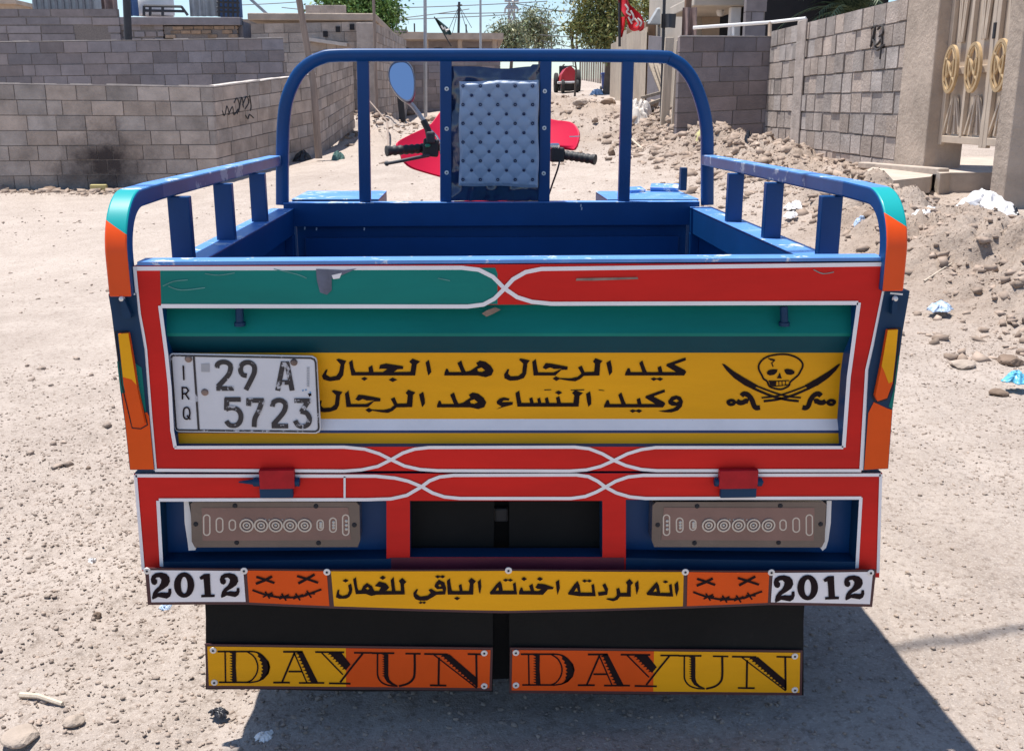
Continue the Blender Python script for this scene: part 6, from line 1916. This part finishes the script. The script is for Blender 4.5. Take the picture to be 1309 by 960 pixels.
# ---------------------------------------------------------------- cab end: seat, tank, bars, fairing, mirror
m_seat = mat('black_seat', (.02, .02, .022), rough=.5, var=.2)
mb = MB(); mb.box((0, 1.63, .70), (.40, .44, .10), m_seat); mb.build('seat', trike, bevel=.03, seg=3)
mb = MB(); mb.box((0, 1.63, .56), (.30, .5, .17), navy); mb.build('seat_base', trike, bevel=.01)
mb = MB()
mb.sweep([(0, 1.84, .70), (0, 1.90, .73), (0, 2.0, .755), (0, 2.1, .74)], [(.12 * cos(t), .07 * sin(t)) for t in np.linspace(0, 2 * pi, 17)[:-1]], m_pink); mb.build('fuel_tank', trike, smooth=50)
YHB = 2.05
mb = MB()
gl0, gl1 = P(541, 190, YHB), P(494, 193.5, YHB - .06)
gr0, gr1 = P(718, 198, YHB), P(761, 204.5, YHB - .06)
mid = (gl0 + gr0) / 2
mb.tube([gl1, gl0, P(560, 189, YHB + .03), (mid.x - .06, YHB + .08, mid.z - .03), (mid.x + .06, YHB + .08, mid.z - .03), P(700, 195, YHB + .03), gr0, gr1], .011, m_black, n=10)
hb_ = mb.build('handlebar', trike, smooth=60)
for a, b in ((gl0, gl1), (gr0, gr1)):
    mb = MB(); n_ = 13
    pr = [(.0, -.002), (.0175, -.002), (.0175, .006)]
    Lg = (b - a).length
    for i in range(1, n_): pr += [(.0150 if i % 2 else .0172, Lg * i / n_ - .002), (.0150 if i % 2 else .0172, Lg * i / n_ + .003)]
    pr += [(.0185, Lg - .005), (.0185, Lg), (0, Lg + .002)]
    mb.lathe(pr, a, (b - a), m_grip, n=16); mb.build('grip', hb_, smooth=40)
mb = MB()
q = P(551, 189, YHB)
mb.box(q, (.055, .06, .06), m_grip, ry=.1); mb.box(q + Vector((0, -.02, .035)), (.03, .035, .04), m_black); mb.box(q + Vector((-.01, -.035, .008)), (.02, .012, .012), mat('green_switch', (.02, .2, .12), rough=.5))
mb.box(q + Vector((.045, 0, -.004)), (.03, .05, .04), m_chrome); mb.build('switch_block', hb_, bevel=.006)
mb = MB(); q = P(712, 198, YHB); mb.box(q, (.05, .05, .05), m_grip); mb.box(q + Vector((-.01, -.01, .03)), (.035, .035, .02), m_chrome); mb.build('throttle_block', hb_, bevel=.006)
mb = MB(); mb.tube([P(548, 199, YHB - .04), P(530, 202.5, YHB - .09), P(508, 207, YHB - .10), P(497, 209, YHB - .09), P(493.5, 209.5, YHB - .085)], .0065, m_black, n=8, r1=.0055)
mb.lathe([(0, -.01), (.009, -.004), (.009, .004), (0, .01)], P(494.5, 209.3, YHB - .085), (1, 0, 0), m_black, n=10); mb.build('brake_lever', hb_, smooth=50)
mb = MB(); mb.tube(crv([P(716, 203, YHB - .02), P(713, 216, YHB - .03), P(706, 236, YHB), P(699, 257, YHB + .03)], 5), .0035, m_black, n=6); mb.build('cable', hb_, smooth=60)
# mirror
YM = 2.03
mc = P(513.3, 104, YM)
d = (mc - CAM).normalized(); rfl = Vector((-.15, -.70, .72)).normalized(); nrm = (rfl - d).normalized()
u_ = Vector((1, 0, 0)); u_ = (u_ - nrm * u_.dot(nrm)).normalized(); v_ = nrm.cross(u_); v_ = v_ if v_.z > 0 else -v_
k_ = (mc - CAM).dot(FW) / FPX
shape = [(.0, 1.0), (.42, .93), (.78, .66), (.98, .22), (1.02, -.25), (.96, -.68), (.74, -.94), (.40, -1.0), (-.02, -.86), (-.46, -.58), (-.86, -.16), (-1.0, .28), (-.92, .68), (-.58, .93)]
sh = [(p.x, p.y) for p in crv([(a, b, 0) for a, b in shape], 4, True)]
vv = 1 / max(.5, abs(v_.dot(UP)))
def mpt(a, b, s, off): return mc + u_ * (a * 15.3 * k_ * s) + v_ * (b * 25.0 * k_ * s * vv) + nrm * off
m_mirror = bpy.data.materials.new('mirror_glass'); m_mirror.use_nodes = True
bb_ = m_mirror.node_tree.nodes['Principled BSDF']; bb_.inputs['Metallic'].default_value = 1; bb_.inputs['Roughness'].default_value = .03; bb_.inputs['Base Color'].default_value = (.62, .72, .82, 1)
m_mback = mat('mirror_shell', (.05, .06, .10), rough=.35, var=.1, coat=.4)
mb = MB()
rings = [(1.0, .0), (1.08, .001), (1.13, -.006), (1.10, -.018), (.8, -.032), (.3, -.038)]
N_ = len(sh); vs = []
for s, off in rings: vs += [mpt(a, b, s, off) for a, b in sh]
fs = [(j * N_ + i, j * N_ + (i + 1) % N_, (j + 1) * N_ + (i + 1) % N_, (j + 1) * N_ + i) for j in range(len(rings) - 1) for i in range(N_)]
fs.append([(len(rings) - 1) * N_ + i for i in range(N_)])
mb.add(vs, fs, m_mback)
mir = mb.build('mirror', trike, smooth=40)
mb = MB(); mb.add([mpt(a, b, 1.0, -.0008) for a, b in sh], [list(range(N_))], m_mirror); mb.build('mirror_glass', mir)
mb = MB()
mb.tube([mpt(.3, -.85, 1, -.02), P(528, 136, YM + .02), P(542, 155, YM + .02)], .0085, m_steel, n=10); mb.tube([P(541, 154, YM + .02), P(547, 166, YM + .02), P(550, 182, YHB)], .012, m_grip, n=10)
mb.build('mirror_stem', mir, smooth=50)
# fairing
mb = MB()
fo = [(506, 187), (509, 181), (525, 172.5), (547, 162), (556, 152), (566, 140), (590, 124), (625, 116), (662, 122), (688, 142), (706, 153.5), (730, 157), (739, 165), (741.5, 176), (736, 192), (722, 191), (708, 189), (700, 205), (672, 226), (630, 236), (590, 233), (563, 227), (543, 221.5), (524, 215), (514, 206), (511, 198)]
fo = [(p.x, p.y) for p in crv([(a, b, 0) for a, b in fo], 3, True)]
N_ = len(fo); vs = []
ss = [1.0, .985, .85, .6, .3]
for s in ss:
    for x, y in fo:
        xx, yy = 624 + (x - 624) * s, 180 + (y - 180) * s
        un = (xx - 624) / 117
        tilt = (180 - yy) / 60
        vs.append(P(xx, yy, 2.16 + .16 * (1 - un * un) + .13 * tilt + (0 if s > .99 else 0.02 * (1 - s))))
fs = [(j * N_ + i, j * N_ + (i + 1) % N_, (j + 1) * N_ + (i + 1) % N_, (j + 1) * N_ + i) for j in range(len(ss) - 1) for i in range(N_)]
fs.append([(len(ss) - 1) * N_ + i for i in range(N_)])
mb.add(vs, fs, m_pink)
fa = mb.build('fairing', trike, smooth=60)
sd_ = fa.modifiers.new('thickness', 'SOLIDIFY'); sd_.thickness = .006
mb = MB(); line(mb, [(549, 166), (556, 172), (564, 186)], 2.4, 2.13, m_chrome, False, 4); line(mb, [(728, 175), (741, 174.5)], 1.3, 2.13, m_white)
mb.tube([P(551, 167, 2.12), P(558, 174, 2.12), P(566, 188, 2.12)], .004, m_chrome, n=6)
mb.build('trim', fa)
mb = MB(); mb.tube([(0, 2.12, mid.z - .03), (0, 2.2, .62), (0, 2.28, .5)], .03, m_black, n=12); mb.build('head_tube', trike, smooth=50)
yw = 2.46; zw = gzf(0, yw) + .265
mb = MB()
for s in (-1, 1): mb.tube([(s * .085, 2.18, .72), (s * .085, yw, zw)], .02, m_chrome, n=10)
mb.box((0, 2.2, .70), (.2, .05, .04), m_black); mb.build('fork', trike, smooth=40)
def wheel(name, c, r, wd):
    mb = MB()
    mb.lathe([(r * .66, -wd * .42), (r * .85, -wd * .5), (r * .97, -wd * .36), (r, -wd * .12), (r, wd * .12), (r * .97, wd * .36), (r * .85, wd * .5), (r * .66, wd * .42), (r * .66, -wd * .42)], c, (1, 0, 0), m_tyre, n=40)
    o = mb.build(name, trike, smooth=40)
    mb = MB(); mb.lathe([(0, -wd * .3), (r * .2, -wd * .3), (r * .25, -wd * .12), (r * .6, -wd * .15), (r * .67, -wd * .38), (r * .67, wd * .38), (r * .6, wd * .15), (r * .25, wd * .12), (r * .2, wd * .3), (0, wd * .3)], c, (1, 0, 0), m_steel, n=32); mb.build('rim', o, smooth=40)
wheel('front_wheel', (0, yw, zw), .265, .10)
for s in (-1, 1): wheel('rear_wheel', (s * .46, .58, gzf(s * .46, .58) + .255), .255, .125)
mb = MB(); mb.sweep([(0, yw + .29 * cos(t), zw + .29 * sin(t)) for t in np.linspace(.2, 2.6, 14)], [(-.07, -.004), (.07, -.004), (.07, .004), (-.07, .004)], m_pink); mb.build('front_mudguard', trike, smooth=50)
mb = MB()
za = .255
mb.tube([(-.46, .58, za), (.46, .58, za)], .028, m_black, n=12); mb.lathe([(.03, -.09), (.09, -.05), (.09, .05), (.03, .09)], (0, .58, za), (1, 0, 0), m_black, n=18)
mb.build('rear_axle', trike, smooth=40)
mb = MB()
for s in (-1, 1):
    mb.beam((s * .28, .11, .48), (s * .28, 1.5, .48), .05, .08, m_black, side=(1, 0, 0)); mb.beam((s * .28, 1.5, .48), (s * .04, 2.2, .55), .045, .06, m_black, side=(1, 0, 0))
    for k_ in range(4): mb.beam((s * .28, .2 + .05 * k_, .42 - .012 * k_), (s * .28, .96 - .05 * k_, .42 - .012 * k_), .05, .008, m_black, side=(1, 0, 0))
for yy in (.14, .58, 1.1, 1.48): mb.beam((-.28, yy, .50), (.28, yy, .50), .05, .05, m_black, side=(0, 1, 0))
mb.box((0, 1.75, .42), (.26, .34, .26), m_black)
for s in (-1, 1): mb.box((s * .22, 1.95, .32), (.26, .3, .02), m_black)
mb.build('chassis', trike)
